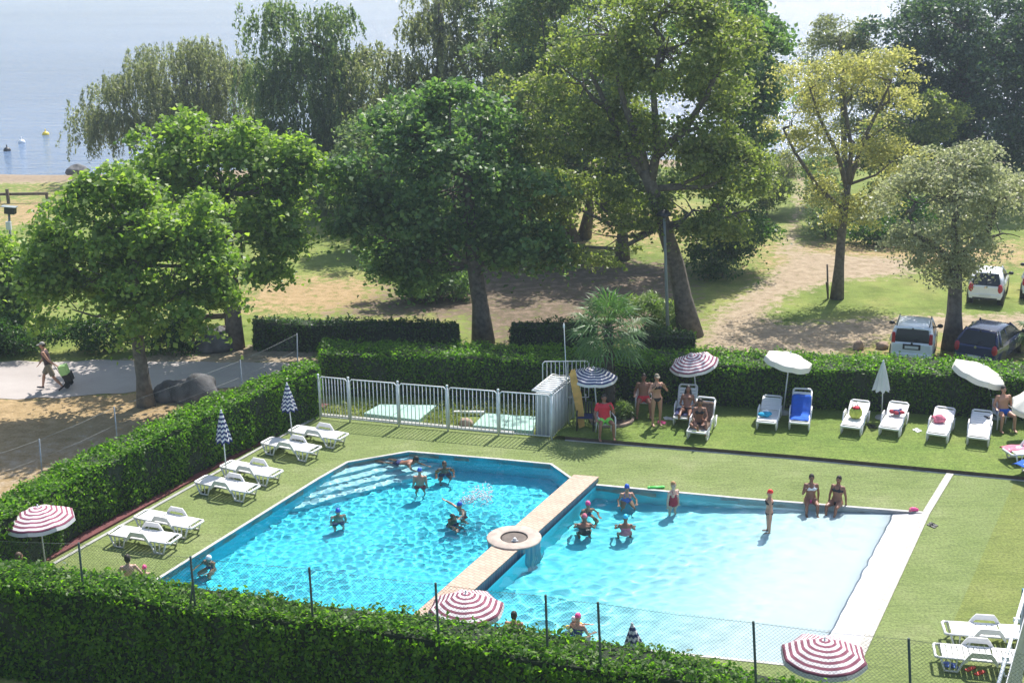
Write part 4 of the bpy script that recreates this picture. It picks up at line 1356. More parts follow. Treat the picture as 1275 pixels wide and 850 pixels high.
def closed_parasol(label, top_px, low_px, foot_px, zg, w_px, mats=('stripe_w', 'stripe_b'), stripes=14, group=None, foot=None):
    f = foot if foot is not None else P(*foot_px, zg)
    t = D(top_px[0], top_px[1], f.y); l = D(low_px[0], low_px[1], f.y)
    wr = (D(low_px[0] + w_px / 2, low_px[1], f.y) - l).length
    root = empty('closed_parasol', f, 0, label, 'closed parasol', group)
    mb = MB(); mb.tube([(0, 0, 0), tuple(t - f)], .02, 8); mb.build('pole', M['white_paint'], root)
    mb = MB(); N = 32; vs = []
    a = t - f; b = l - f
    for j in range(stripes + 1):
        u = j / stripes
        c = a.lerp(b, u)
        for k in range(N):
            w = 2 * PI * k / N
            rr = (.02 + (wr - .02) * u ** .85) * (1 + .16 * math.cos(8 * w) * min(1, u * 2))
            vs.append(c + Vector((rr * math.cos(w), rr * math.sin(w), -.035 * math.cos(8 * w) * u)))
    for j in range(stripes):
        for k in range(N):
            mb.f.append((j * N + k, j * N + (k + 1) % N, (j + 1) * N + (k + 1) % N, (j + 1) * N + k)); mb.m.append(j % 2 if len(mats) > 1 else 0); mb.sm.append(False)
    mb.v = [tuple(v) for v in vs]
    mb.build('canopy', [M[m] for m in mats], root)
    mb = MB(); mb.ball(tuple(a), .03, 8, 5); mb.build('finial', M['white_paint'], root)
    mb = MB(); mb.lathe((0, 0, 0), [(.03, .12), (.05, .1), (.2, .05), (.22, .0)], 16); mb.build('base', M['concrete'], root)
    return root


parasol('open red-striped parasol at the end of the red paving, a person shaded behind it', (47, 631), (58, 712), 0, .86, group='red-striped parasols', tilt=(-.05, .02))
f1 = P(581, 738, 1.95); parasol('open red-striped parasol at the end of the tan pool divider', (580, 738), None, 0, .80, group='red-striped parasols', foot=Vector((f1.x, f1.y, 0)), rot=.2)
f2 = P(1027, 796, 1.95); parasol('open red-striped parasol by the corner of the white pool beach', (1027, 796), None, 0, .84, group='red-striped parasols', foot=Vector((f2.x, f2.y, 0)), rot=.3)
parasol('tilted red-striped parasol over the two raised sunbeds', (862, 442), (869, 509), .12, .80, group='red-striped parasols', tilt=(-.22, -.12), h=.28)
parasol('open navy-striped parasol beside the yellow board, over the man in green shorts', (739, 458), (744, 527), .12, .76, mats=('stripe_w', 'stripe_b'), h=.27, tilt=(.02, -.05))
closed_parasol('closed navy-striped parasol beside the two loungers halfway along the hedge', (275, 511), (279, 549), (283, 598), 0, 19, group='closed navy-striped parasols')
closed_parasol('closed navy-striped parasol beside the two loungers next to the barrier fence', (357, 477), (360, 510), (365, 551), 0, 19, group='closed navy-striped parasols')
f3 = P(787, 776, 1.9); closed_parasol('closed dark-striped parasol with only its tip showing above the bottom hedge', (787, 776), (790, 812), None, 0, 28, foot=Vector((f3.x, f3.y + .1, 0)), stripes=10)
closed_parasol('closed cream parasol standing between two low sunbeds', (1100, 449), (1097, 485), (1098, 520), .12, 20, mats=('grey_canvas',), stripes=10)
parasol('tilted cream parasol over the sunbed with the blue towel', (984, 440), (975, 514), .12, .78, mats=('cream', 'cream'), stripes=False, h=.22, tilt=(.2, -.05), val=.15)
parasol('tilted cream parasol over the man in blue shorts', (1224, 455), (1240, 520), .12, .88, mats=('cream', 'cream'), stripes=False, h=.24, tilt=(.32, -.1), val=.15)
parasol('cream parasol low down at the picture edge beyond the man in blue shorts', (1290, 489), (1287, 548), .12, .8, mats=('cream', 'cream'), stripes=False, h=.26, tilt=(-.35, -.15), val=.15)


# ------------------------------------------------------------------ white barrier fence round the pump covers
def barrier_panel(a, b, h=1.05, parent=None, name='barrier_panel', zb=.1, bars=11, mat='white_paint', zt=None):
    """a, b: 3D points on the ground; tube frame with upright bars"""
    a, b = Vector(a), Vector(b)
    mb = MB()
    up = Vector((0, 0, 1))
    a0, b0 = a + up * zb, b + up * zb
    a1, b1 = a + up * h, b + up * h
    d = (b - a)
    c = .07 / max(.01, d.length)
    mb.tube([a0, a1 - up * .07, a1 + d * c, b1 - d * c, b1 - up * .07, b0, a0], .021, 6)
    for i in range(1, bars):
        p = a0.lerp(b0, i / bars); q = a1.lerp(b1, i / bars)
        mb.tube([p, q], .0145, 5)
    return mb.build(name, M[mat], parent)


fence = empty('barrier_fence', P(398, 520), 0, 'white tubular barrier fence round the pale green pump covers', 'barrier fence')
fo = fence.location.copy()
posts_px = [(399, 521), (436, 525), (497, 530.5), (558, 536), (621, 541.5), (687, 547)]
pw = [P(*p) - fo for p in posts_px]
for a, b in zip(pw, pw[1:]):
    d = (b - a).normalized() * .05
    barrier_panel(a + d, b - d, 1.47, fence, bars=9 if a is pw[0] else 12)
for p in pw:
    mb = MB(); mb.tube([p, p + Vector((0, 0, 1.49))], .03, 8); mb.ball(tuple(p + Vector((0, 0, 1.52))), .045, 8, 5); mb.build('post', M['white_paint'], fence)
side_b = P(714, 524) - fo
barrier_panel(pw[-1] + Vector((.05, .05, 0)), side_b, 1.47, fence, bars=14)
mb = MB(); mb.tube([side_b, side_b + Vector((0, 0, 1.49))], .03, 8); mb.build('post', M['white_paint'], fence)
mb = MB(); strip(mb, [Q(397, 517), Q(500, 527), Q(640, 540)], .14, -.03, .07); mb.build('fence_kerb', M['concrete'])['kind'] = 'structure'

# panel that stands before the hedge
t0, t1 = P(676, 505, 0), P(734, 505, 0)
Yb = P(676, 513).y
pa, pb_ = D(676, 495, Yb), D(733, 495, Yb)
hh = D(676, 450, Yb).z
root = empty('crowd_barrier', Vector((pa.x, pa.y, 0)), 0, 'white barrier panel leaning upright before the back hedge, behind the yellow board', 'crowd barrier')
o0 = root.location.copy()
barrier_panel(Vector((0, 0, 0)), Vector((pb_.x - pa.x, 0, 0)), hh, root, 'frame', zb=pa.z, bars=11)
for xx in (.1, pb_.x - pa.x - .1):
    mb = MB(); mb.tube([(xx, .02, 0), (xx, .02, pa.z + .1)], .02, 6); mb.build('leg', M['white_paint'], root)
# pump box with a barrier laid on top
c0, c1 = P(664, 543, 0), P(686, 545, 0)
bx = empty('pump_box', (0, 0, 0), 0, 'pale grey pump housing inside the barrier fence, roofed with a flat slatted white barrier', 'pump housing')
A_, B_, = P(664, 541), P(686, 543.5)
Cc, Dd = P(710, 523), P(688, 520)
base_poly = [(p.x, p.y) for p in (A_, B_, Cc, Dd)]
cxx = sum(p[0] for p in base_poly) / 4; cyy = sum(p[1] for p in base_poly) / 4
bx.location = (cxx, cyy, 0)
lp = [((p[0] - cxx) * .88, (p[1] - cyy) * .88) for p in base_poly]
mb = MB(); mb.prism(lp, -.02, 1.38); mb.build('housing', pm('grey_housing', (.33, .36, .38), .5, .15, 3), bx)
mb = MB(); lo = [Vector(((p[0] - cxx) * 1.04, (p[1] - cyy) * 1.04, 1.5)) for p in base_poly]
mb.tube(lo + [lo[0]], .025, 6)
for i in range(1, 9): mb.box(lo[0].lerp(lo[3], i / 9).lerp(lo[1].lerp(lo[2], i / 9), .5), ((lo[1] - lo[0]).length, .085, .02), rz=math.atan2(lo[1].y - lo[0].y, lo[1].x - lo[0].x))
mb.build('slatted_roof', M['white_paint'], bx)

for poly, lb in (([(453, 519), (473, 508), (544, 508.5), (522, 527)], 'pale green flat cover behind the barrier fence, the one farther from the pump housing'),
                 ([(589, 534), (604, 519), (668, 523), (664, 541)], 'pale green flat cover behind the barrier fence beside the pump housing')):
    pts = [Q(*p) for p in poly]; cxx = sum(p[0] for p in pts) / 4; cyy = sum(p[1] for p in pts) / 4
    r_ = empty('pump_cover', (cxx, cyy, 0), 0, lb, 'cover', 'pale green covers behind the fence')
    l1 = [(p[0] - cxx, p[1] - cyy) for p in pts]
    m0 = ((l1[0][0] + l1[3][0]) / 2, (l1[0][1] + l1[3][1]) / 2)
    h0 = [((l1[0][0] * .5 + l1[3][0] * .5), (l1[0][1] * .5 + l1[3][1] * .5)), ((l1[1][0] + l1[2][0]) / 2, (l1[1][1] + l1[2][1]) / 2)]
    ma = ((l1[0][0] + l1[1][0]) / 2, (l1[0][1] + l1[1][1]) / 2)
    q1 = ((l1[0][0] * .5 + l1[3][0] * .5), (l1[0][1] * .5 + l1[3][1] * .5)); q2 = ((l1[1][0] * .5 + l1[2][0] * .5), (l1[1][1] * .5 + l1[2][1] * .5))
    e = .008
    mb = MB(); mb.prism([l1[0], (q1[0], q1[1]), (q2[0], q2[1]), l1[1]], -.04, .14); mb.build('lid', M['pad'], r_, bevel=.01)
    mb = MB(); mb.prism([(q1[0] + e, q1[1] - e), l1[3], l1[2], (q2[0] + e, q2[1] - e)], -.04, .132); mb.build('lid', M['pad'], r_, bevel=.01)
mb = MB(); mb.box((0, 0, .1), (1.0, .12, .05)); mb.box((-.4, 0, .04), (.1, .1, .1)); mb.box((.4, 0, .04), (.1, .1, .1))
tag(mb.build('plank_bench', M['white_paint'], None, P(584, 516), R(-4)), 'small white plank on blocks between the two green covers', 'plank')


def rock(name, label, px, size, mat, seed, group=None, cat='boulder', z=0):
    rnd = np.random.default_rng(seed)
    mb = MB(); mb.ball((0, 0, 0), 1, 26, 16)
    ks = rnd.normal(size=(9, 3)) * 1.6; ph = rnd.uniform(0, 6, 9)
    out = []
    for v in mb.v:
        v = np.array(v); f = 1 + .07 * sum(math.sin(k @ v * 1.5 + p) for k, p in zip(ks, ph)) / 1.5
        f = f - .06 * abs(math.sin(v[0] * 5 + seed)) * abs(math.sin(v[1] * 4 + v[2] * 3))
        zz = v[2] * f
        out.append((v[0] * f * size[0], v[1] * f * size[1], (zz if zz > -.3 else -.3) * size[2]))
    mb.v = out
    return tag(mb.build(name, mat, None, P(*px) + Vector((0, 0, size[2] * .25 + z)), rnd.uniform(0, .4)), label, cat, group)


M['boulder'] = pm('granite_boulder', (.1, .098, .1), .9, .6, 1.6, 1.0, 5)
rock('boulder', 'large dark grey boulder between the young plane tree and the sunny hedge', (243, 495), (.98, .6, .7), M['boulder'], 3)
rock('boulder', 'smaller paler boulder leaning against the big grey one next to the tree trunk', (208, 497), (.42, .4, .5), M['boulder'], 4)
rock('boulder', 'shaded boulder at the foot of the broad plane tree across the road', (268, 434), (.78, .55, .75), M['boulder'], 5)
rock('boulder', 'low dark rock on the lake shore', (96, 210), (.8, .6, .5), M['stone'], 6, z=-.35)
rock('rock', 'reddish stone block in the grass near the white parked car, the darker squarer one', (1068, 434), (.22, .2, .26), M['stone_tan'], 7, 'stone blocks behind the hedge', 'stone')
rock('rock', 'pale flat stone block in the grass touching the white parked car', (1098, 433), (.24, .18, .2), M['stone_tan'], 8, 'stone blocks behind the hedge', 'stone')
rock('rock', 'small tan stone between the two pale green covers', (580, 530), (.24, .2, .22), M['stone_tan'], 9, None, 'stone')

# timber bench / rail by the shaded boulder
bn_ = P(262, 424)
r_ = empty('timber_bench', bn_, R(12), 'dark timber bench with sunlit planks beside the shaded boulder', 'bench')
for k, zz in enumerate((.45, .48)):
    mb = MB(); mb.box((0, k * .24, zz), (1.6, .2, .05)); mb.build('seat_plank', M['wood'], r_)
mb = MB(); mb.box((0, .5, .85), (1.6, .05, .22)); mb.build('backrest', M['wood'], r_)
for xx in (-.65, .65):
    mb = MB(); mb.box((xx, .12, .22), (.1, .4, .44)); mb.box((xx, .48, .5), (.1, .06, 1.0)); mb.build('leg', M['wood'], r_)

# ------------------------------------------------------------------ posts, lamps, poles
lp_ = P(832, 425); lt = D(827, 268, lp_.y)
r_ = empty('street_lamp', lp_, 0, 'tall grey street lamp standing before the trunk of the forked oak', 'street lamp')
mb = MB(); mb.tube([(0, 0, 0), (lt - lp_) * .5, lt - lp_], [.075, .06, .045], 10); mb.build('pole', M['lamp_grey'], r_)
d = lt - lp_
mb = MB(); mb.lathe(tuple(d), [(.04, -.1), (.12, -.02), (.3, .0), (.3, .05), (.14, .18), (.0, .22)], 16); mb.build('lamp_head', M['black'], r_)
mb = MB(); mb.tube([(0, 0, 0), (0, 0, .35)], .1, 8); mb.build('base_sleeve', M['lamp_grey'], r_)

lp_ = P(18, 392); 
d = D(11, 262, lp_.y) - lp_
r_ = empty('floodlight_pole', lp_, 0, 'grey pole with a box floodlight and a small cabinet near the picture edge', 'floodlight pole')
mb = MB(); mb.tube([(0, 0, 0), d], [.07, .05], 8); mb.build('pole', M['lamp_grey'], r_)
mb = MB(); mb.box(d + Vector((.08, -.05, .0)), (.42, .3, .26), ry=.1); mb.build('floodlight', M['black'], r_)
mb = MB(); mb.box(d + Vector((.05, -.05, .17)), (.62, .36, .03), ry=.1); mb.build('floodlight_hood', M['lamp_grey'], r_)
mb = MB(); mb.box(d * .86 + Vector((.0, -.1, .0)), (.2, .14, .34)); mb.build('cabinet', M['white_paint'], r_)

a, b = P(-60, 252), P(61, 252)
r_ = empty('rail_barrier', b, 0, 'low dark rail with one end post across the pale grass near the lake', 'rail')
mb = MB(); mb.box(((a - b).x / 2, 0, .55), (abs((a - b).x), .12, .16)); mb.build('rail', M['wood'], r_)
for t in (.02, .5, 1.0):
    mb = MB(); mb.box(((a - b).x * t, 0.08, .24), (.14, .14, .5)); mb.build('post', M['wood'], r_)
mb = MB(); mb.box(((P(2, 258) - b).x, -.2, .4), (.16, .16, 1.0)); mb.build('post', M['wood'], r_)

for k, (px, py) in enumerate(((1031, 372), (1029, 371))):
    bp = P(px + k * 2, py); tp = D(1030 - k * 1, 329 + 22 * k, bp.y)
    mb = MB(); mb.tube([(0, 0, 0), tuple(tp - bp)], .04, 6)
    tag(mb.build('stick', M['wood'], None, bp), ['tall thin dead stick leaning beside the yellow-leaved tree', 'short broken stick beside the yellow-leaved tree'][k], 'stick')

bp = P(708, 527, .12); tp = D(702, 402, bp.y)
mb = MB(); mb.tube([(0, 0, 0), tuple(tp - bp)], [.018, .012], 6); mb.box(tuple((tp - bp) * .97 + Vector((0, 0, 0))), (.06, .02, .1))
tag(mb.build('thin_pole', M['white_paint'], None, bp), 'long thin white pole rising behind the yellow board', 'pole')
# yellow foam board
bp = P(722, 534, .12); Yb2 = bp.y
pts = [(711, 461), (716, 459), (719, 472), (724, 490), (727, 512), (728, 530), (721, 533), (716, 505), (712, 485), (709, 466)]
pp = [D(x, y, Yb2) - bp for x, y in pts]
mb = MB(); n = len(pp)
mb.add([Vector((p.x, -.035, p.z)) for p in pp] + [Vector((p.x, .035, p.z)) for p in pp],
       [tuple(range(n)), tuple(range(2 * n - 1, n - 1, -1))] + [(i, (i + 1) % n, n + (i + 1) % n, n + i) for i in range(n)])
tag(mb.build('foam_board', M['board'], None, bp, bevel=.01), 'tall worn yellow foam board leaning at the corner of the barrier fence', 'board')


# ------------------------------------------------------------------ chain-link fences
def mesh_net(mb, a, b, z0a, z1a, z0b, z1b, pitch=.075, th=.0016):
    """diamond wire net between two uprights a, b (xy)"""
    a, b = Vector((a[0], a[1], 0)), Vector((b[0], b[1], 0))
    d = b - a; L = d.length; t = d / L; nrm = Vector((-t.y, t.x, 0))
    H = max(z1a - z0a, z1b - z0b)
    n = int((L + H) / pitch)
    for sgn in (1, -1):
        for i in range(n + 1):
            s0 = i * pitch - H
            e0, e1 = max(0.0, s0), min(L, s0 + H)
            if e1 <= e0: continue
            if sgn > 0: p0, p1 = (e0, e0 - s0), (e1, e1 - s0)
            else: p0, p1 = (e0, H - (e0 - s0)), (e1, H - (e1 - s0))
            q = []
            for s, z in (p0, p1):
                k = s / L
                zb = z0a * (1 - k) + z0b * k; zt = z1a * (1 - k) + z1b * k
                q.append(a + t * s + Vector((0, 0, zb + (zt - zb) * z / H)))
            dd = (q[1] - q[0]).normalized(); w = dd.cross(nrm) * th
            c = nrm * th * sgn
            mb.add([q[0] - w + c, q[0] + w + c, q[1] + w + c, q[1] - w + c], [(0, 1, 2, 3)])


def wire_fence(label, posts, zb_ref, matp, matw, rad=.025, nodes=None, zbase=0.0, net=True, hang=None, wires=1, netz=None, front=0.0, th=.0016):
    """posts: [(px,py of foot seen at height zb_ref, px,py of the top)]"""
    foots = [P(a, b, zb_ref) + Vector((0, -front, 0)) for a, b, c, d in posts]
    o = Vector((foots[0].x, foots[0].y, zbase))
    root = empty('wire_fence', o, 0, label, 'wire fence')
    tops = []
    for f, (a, b, c, d) in zip(foots, posts):
        t = D(c, d, f.y); t.x = f.x + (t.x - f.x) * .9
        tops.append(t)
        g = Vector((f.x, f.y, zbase))
        mb = MB(); mb.tube([g - o, Vector((f.x, f.y, f.z)) - o, t - o], rad, 6); mb.build('post', M[matp], root)
    for k in range(len(tops) - 1):
        if net:
            mb = MB(); z0 = netz if netz is not None else zb_ref
            mesh_net(mb, tuple((foots[k] - o)[:2]), tuple((foots[k + 1] - o)[:2]), z0 - zbase, tops[k].z - zbase - .03, z0 - zbase, tops[k + 1].z - zbase - .03, th=th)
            mb.build('net', M[matw], root, recalc=False)
        for wv in range(wires):
            a = tops[k] - o - Vector((0, 0, .03 + wv * .55)); b = tops[k + 1] - o - Vector((0, 0, .03 + wv * .55))
            mid = a.lerp(b, .5) - Vector((0, 0, .03))
            mb = MB(); mb.tube([a, mid, b], .0035, 4); mb.build('wire', M[matw], root)
    return root, foots, tops, o


FP = [(-40, 726, -46, 668), (106, 738, 98, 675), (245, 760, 237, 692), (391, 777, 385, 706), (547, 798, 542, 725), (682, 820, 679, 740), (748, 834, 744, 749), (941, 866, 937, 773), (1133, 896, 1130, 794), (1300, 920, 1298, 815)]
root, foots, tops, o = wire_fence('dark green chain-link fence standing in the bottom hedge, pool seen through its net', FP, 2.0, 'dark_post', 'wire', rad=.024, netz=1.7, front=.1, th=.0019)
br = foots[2] - o
tp = tops[2] - o
mb = MB(); mb.tube([br.lerp(tp, .55), br + Vector((-.14, -.02, -.1))], .02, 6); mb.build('brace', M['dark_post'], root)
LF = [(-20, 625, -26, 570), (53, 595, 49, 546), (147, 556, 142, 506), (303, 505, 299, 448), (371, 478, 370, 415)]
wire_fence('thin wire fence with grey posts on the road side of the sunny hedge', LF, 0.6, 'galvanised', 'grey_wire', rad=.022, netz=.3, wires=2, th=.0012)

# ------------------------------------------------------------------ gate of white tubes at the picture corner
zt = 1.15
ga, gb = P(1277, 733, 2.3), P(1241, 858, 2.3)
o = Vector((gb.x, gb.y, 0))
r_ = empty('mesh_gate', o, 0, 'white tube gate with wire net and grey sheet at the picture corner beside two loungers', 'gate')
A3, B3 = Vector((ga.x, ga.y, 2.3)) - o, Vector((gb.x, gb.y, 2.3)) - o
mb = MB(); mb.tube([A3, B3], .035, 8); mb.build('top_tube', M['white_paint'], r_)
mb = MB(); mb.tube([B3, (B3.x, B3.y, 0)], .035, 8); mb.build('upright', M['white_paint'], r_)
mb = MB(); mb.tube([A3, (A3.x, A3.y, 0)], .035, 8); mb.build('upright', M['white_paint'], r_)
sd = (A3 - B3).normalized()
mb = MB()
pq = [B3 + Vector((.12, 0, -.05)), A3 + Vector((.12, 0, -.05)), Vector((A3.x + .12, A3.y, .2)), Vector((B3.x + .12, B3.y, .2))]
mb.add([p for p in pq] + [p + Vector((.02, 0, 0)) for p in pq], [(0, 1, 2, 3), (7, 6, 5, 4), (0, 4, 5, 1), (1, 5, 6, 2), (2, 6, 7, 3), (3, 7, 4, 0)])
mb.build('grey_sheet', pm('grey_sheet', (.3, .32, .34), .6, .2, 3), r_)
mb = MB(); mesh_net(mb, (B3.x + .06, B3.y), (A3.x + .06, A3.y), .2, 2.25, .2, 2.25, th=.002); mb.build('net', M['wire'], r_, recalc=False)
for t in (.28, .66):
    c = B3.lerp(A3, t)
    mb = MB(); mb.box(tuple(c + Vector((0, 0, .0))), (.11, .07, .09)); mb.build('bracket', M['white_paint'], r_)
# blue crate
bp = P(1273, 765, 0)
r_ = empty('blue_board', bp, R(-20), 'blue board with a cyan panel cut by the picture edge beside the gate', 'board')
mb = MB(); mb.box((.1, 0, .33), (.34, .07, .66)); mb.build('board', M['cap_blue'] if False else pm('blue_board', (.0, .13, .25), .5, .1, 3), r_, bevel=.01)
mb = MB(); mb.box((.12, -.045, .3), (.2, .02, .4)); mb.build('panel', M['cap_cyan'], r_)


# ------------------------------------------------------------------ chairs
def chair(label, px, z, rz, mat='white_plastic', seat_mat=None, group=None, hgt=.84):
    r_ = empty('garden_chair', P(*px, z), rz, label, 'chair', group)
    m = M[mat]; sm = M[seat_mat] if seat_mat else m
    mb = MB(); mb.box((0, 0, .42), (.48, .46, .035)); mb.build('seat', sm, r_, bevel=.01)
    mb = MB()
    for i in range(5): mb.box(((i - 2) * .09, .25 + .04 * 0, .63), (.06, .025, .38), rx=-.15)
    mb.tube([(-.23, .22, .42), (-.23, .3, hgt), (.23, .3, hgt), (.23, .22, .42)], .022, 6); mb.build('backrest', m, r_)
    for sx in (-1, 1):
        mb = MB(); mb.tube([(sx * .25, .24, .64), (sx * .26, -.2, .64), (sx * .26, -.24, .6)], .024, 6, flat=.7); mb.build('armrest', m, r_)
        mb = MB(); mb.tube([(sx * .26, -.24, .61), (sx * .26, -.25, 0)], .024, 6); mb.build('leg', m, r_)
        mb = MB(); mb.tube([(sx * .23, .22, .45), (sx * .25, .3, 0)], .024, 6); mb.build('leg', m, r_)
    return r_


chair('white plastic armchair under the man in the red shirt', (754, 541), .12, R(8))
chair('black metal chair with dark blue seat, empty, beside the yellow board', (729, 533), .12, R(-6), 'black', 'navy')
chair('white armchair in the hedge shade under the man in dark red shorts', (801, 514), .12, R(-4))
chair('white armchair under the man in blue shorts at the end of the sunbed row', (1247, 531), .12, R(4))

# ------------------------------------------------------------------ small things
def flipflops(label, px, z, mat, rz=0, gap=.12, cat='flip-flops'):
    r_ = empty('flip_flops', P(*px, z), rz, label, cat)
    for sx in (-1, 1):
        f_ = MB()
        pl = [(-.045, -.13), (.045, -.13), (.05, .02), (.045, .12), (0, .15), (-.045, .12), (-.04, .02)]
        f_.prism([(x + sx * gap / 2, y + sx * .02) for x, y in pl], 0, .02)
        f_.tube([(sx * gap / 2 - .045, sx * .02 - .02, .02), (sx * gap / 2, sx * .02 + .07, .05), (sx * gap / 2 + .045, sx * .02 - .02, .02)], .009, 5)
        f_.build('sandal', M[mat], r_)
    return r_


flipflops('black slippers lying on the turf beside the white pool kerb', (1161, 654), .0, 'black', R(30))
flipflops('blue and white sandals under the end of the lounger by the gate', (1184, 828), .0, 'cap_blue', R(70))
flipflops('red flip-flops on the turf in front of the lounger by the gate', (1214, 835), .0, 'cap_red', R(-60), .22)
flipflops('white sandals on the upper lawn between the sunbeds', (1142, 536), .12, 'cap_white', R(20))
flipflops('small pink sandals on the lawn next to the standing woman in the black bikini', (824, 526), .12, 'pink', R(60))
flipflops('white slippers near the sunbed under the red-striped parasol', (832, 521), .12, 'cap_white', R(80))
flipflops('dark and white sandals between the bag sunbed and the closed cream parasol', (1086, 531), .12, 'black', R(80), .2)
lump('pink_float', 'small pink inflated float at the corner of the white pool beach', 'float', P(1137, 636, .0), (.2, .13, .12), [M['pink'], M['pink_towel']], 11, 5)
mb = MB(); mb.tube([(-.2, 0, .04), (.2, .03, .04)], .055, 10, flat=.6); mb.ball((-.2, 0, .04), (.055, .055, .035)); mb.ball((.2, .03, .04), (.055, .055, .035))
tag(mb.build('foam_float', M['green_toy'], None, P(817, 608, 0)), 'bright green foam float on the pool edge', 'float')
mb = MB(); mb.ball((0, 0, .14), .14, 16, 10); mb.ball((-.17, .02, .1), (.12, .1, .1), 12, 8, 1)
tag(mb.build('toy_ball', [M['orange'], M['cap_white']], None, P(81, 728)), 'orange beach ball behind the bottom hedge', 'ball')
mb = MB(); mb.lathe((0, 0, 0), [(.0, .0), (.1, .0), (.13, .2), (.12, .2), (.09, .02), (0, .02)], 16); mb.tube([(-.12, 0, .2), (-.06, 0, .3), (.06, 0, .3), (.12, 0, .2)], .01, 5)
tag(mb.build('toy_bucket', M['pink_towel'], None, P(98, 730)), 'pale pink toy bucket behind the bottom hedge', 'bucket')
for (px, py, c, lb) in ((9, 188, 'black', 'dark mooring buoy on the lake, the one nearest the shore'), (27, 178, 'cap_white', 'pale mooring buoy on the lake between two others'), (57, 168, 'yellow', 'yellowish mooring buoy on the lake, the farthest out')):
    mb = MB(); mb.ball((0, 0, .05), (.3, .3, .26), 14, 9); mb.tube([(0, 0, .3), (0, 0, .5)], .05, 6)
    tag(mb.build('buoy', M[c], None, P(px, py, -.6)), lb, 'buoy', 'mooring buoys on the lake')

# plant bed with low stone edging below the palm
pc = P(775, 524, .12)
r_ = empty('plant_bed', pc, 0, 'round planting bed edged with stone at the foot of the palm', 'planting bed')
mb = MB()
mb.lathe((-.35, .1, 0), [(.72, .0), (.74, .09), (.66, .1), (.64, .02)], 28); mb.build('edging', M['stone_tan'], r_)
mb = MB(); mb.lathe((-.35, .1, 0), [(0, .055), (.65, .05)], 24); mb.build('soil', M['soil_and_riser_shade'], r_)
bush('low_plant', 'small spiky pale plant in the stone-edged bed beside the palm trunk', 'plant', (777, 524), [(774, 510, 10, 12, 0, .3), (782, 517, 7, 7, 0, .2)], 'lf_shrub', .2, .035, 26, seed=81, clump=.15, up=.9)
# weeds among the covers: one mass of ground growth
rng = np.random.default_rng(8)
lids = [[Q(*p) for p in l] for l in ([(453, 519), (473, 508), (544, 508.5), (522, 527)], [(589, 534), (604, 519), (668, 523), (664, 541)])]
poly = [Q(400, 516), Q(400, 505), Q(640, 503), Q(700, 508), Q(680, 540)]
C = []
while len(C) < 1100:
    s = (rng.uniform(min(p[0] for p in poly), max(p[0] for p in poly)), rng.uniform(min(p[1] for p in poly), max(p[1] for p in poly)))
    if inpoly(np.array([s[0]]), np.array([s[1]]), poly)[0] and max(sdist(np.array([s[0]]), np.array([s[1]]), l)[0] for l in lids) < -.1 and math.sin(s[0] * 2.1) + math.sin(s[1] * 2.9 + s[0]) > -.6: C.append(s)
C = np.array(C); k = 4
C = np.repeat(C, k, 0) + rng.normal(size=(len(C) * k, 2)) * .06
C3 = np.c_[C, rng.random(len(C)) ** 2 * .22 + .01]
v, f = leaf_quads(C3, rng.normal(size=(len(C3), 3)) + np.array([0, -.3, .4]), .12, .035, rng, hang=False)
tag(np_mesh('weeds', v, f, M['lf_weed']), kind='stuff')

# ------------------------------------------------------------------ fan palms
def fan_leaf(mb, base, tip_dir, plen, flen, n=15, rng=None):
    """stalk, then a fan of narrow segments"""
    d = Vector(tip_dir).normalized()
    mid = base + d * plen * .6 + Vector((0, 0, .02))
    hub = base + d * plen + Vector((0, 0, -.06 * plen))
    mb.tube([base, mid, hub], [.016, .012, .009], 5)
    side = d.cross(Vector((0, 0, 1)))
    if side.length < .1: side = Vector((1, 0, 0))
    side.normalize(); up = side.cross(d).normalized()
    for i in range(n):
        a = (i / (n - 1) - .5) * R(210)
        s = (d * math.cos(a) + side * math.sin(a)).normalized()
        ln = flen * (.75 + .25 * math.cos(a)) * rng.uniform(.85, 1.1)
        w = (d * -math.sin(a) + side * math.cos(a)).normalized() * .028
        p1 = hub + s * ln * .55 + up * .03
        p2 = hub + s * ln - Vector((0, 0, ln * rng.uniform(.1, .35)))
        mb.add([hub, p1 - w, p1 + up * .015, p1 + w, p2], [(0, 1, 2), (0, 2, 3), (1, 4, 2), (2, 4, 3)], 0)


def fan_palm(label, px, z, height, nf=34, pl=.5, fl=.62, lean=0, seed=1, foot=None):
    b = foot if foot is not None else P(*px, z)
    rng = random.Random(seed)
    r_ = empty('palm_tree', b, 0, label, 'palm')
    top = Vector((lean, 0, height))
    mb = MB(); pts = []
    for i in range(24):
        t = i / 23
        pts.append((lean * t + .01 * math.sin(i * 2.1), .01 * math.cos(i * 1.7), height * t))
    mb.tube(pts, [.15 + .025 * (i % 2) - .02 * i / 23 for i in range(24)], 10)
    for i in range(130):
        a = rng.uniform(0, 2 * PI); zz = rng.uniform(.3, height)
        c = Vector((lean * zz / height + .15 * math.cos(a), .15 * math.sin(a), zz))
        mb.tube([c, c + Vector((.07 * math.cos(a), .07 * math.sin(a), .09))], [.02, .006], 4)
    mb.build('trunk', pm('palm_fibre', (.06, .05, .04), .95, .4, 8, .8, 20), r_)
    for i in range(nf):
        a = i * 2.399 + rng.uniform(-.2, .2)
        el = R(80) - R(125) * (i / nf) ** .9
        d = Vector((math.cos(a) * math.cos(el), math.sin(a) * math.cos(el), math.sin(el)))
        mb = MB(); fan_leaf(mb, top + Vector((0, 0, -.25 * i / nf)), d, pl * rng.uniform(.8, 1.2), fl * rng.uniform(.85, 1.15), rng=rng)
        mb.build('frond', M['lf_palm'], r_, recalc=False)
    return r_


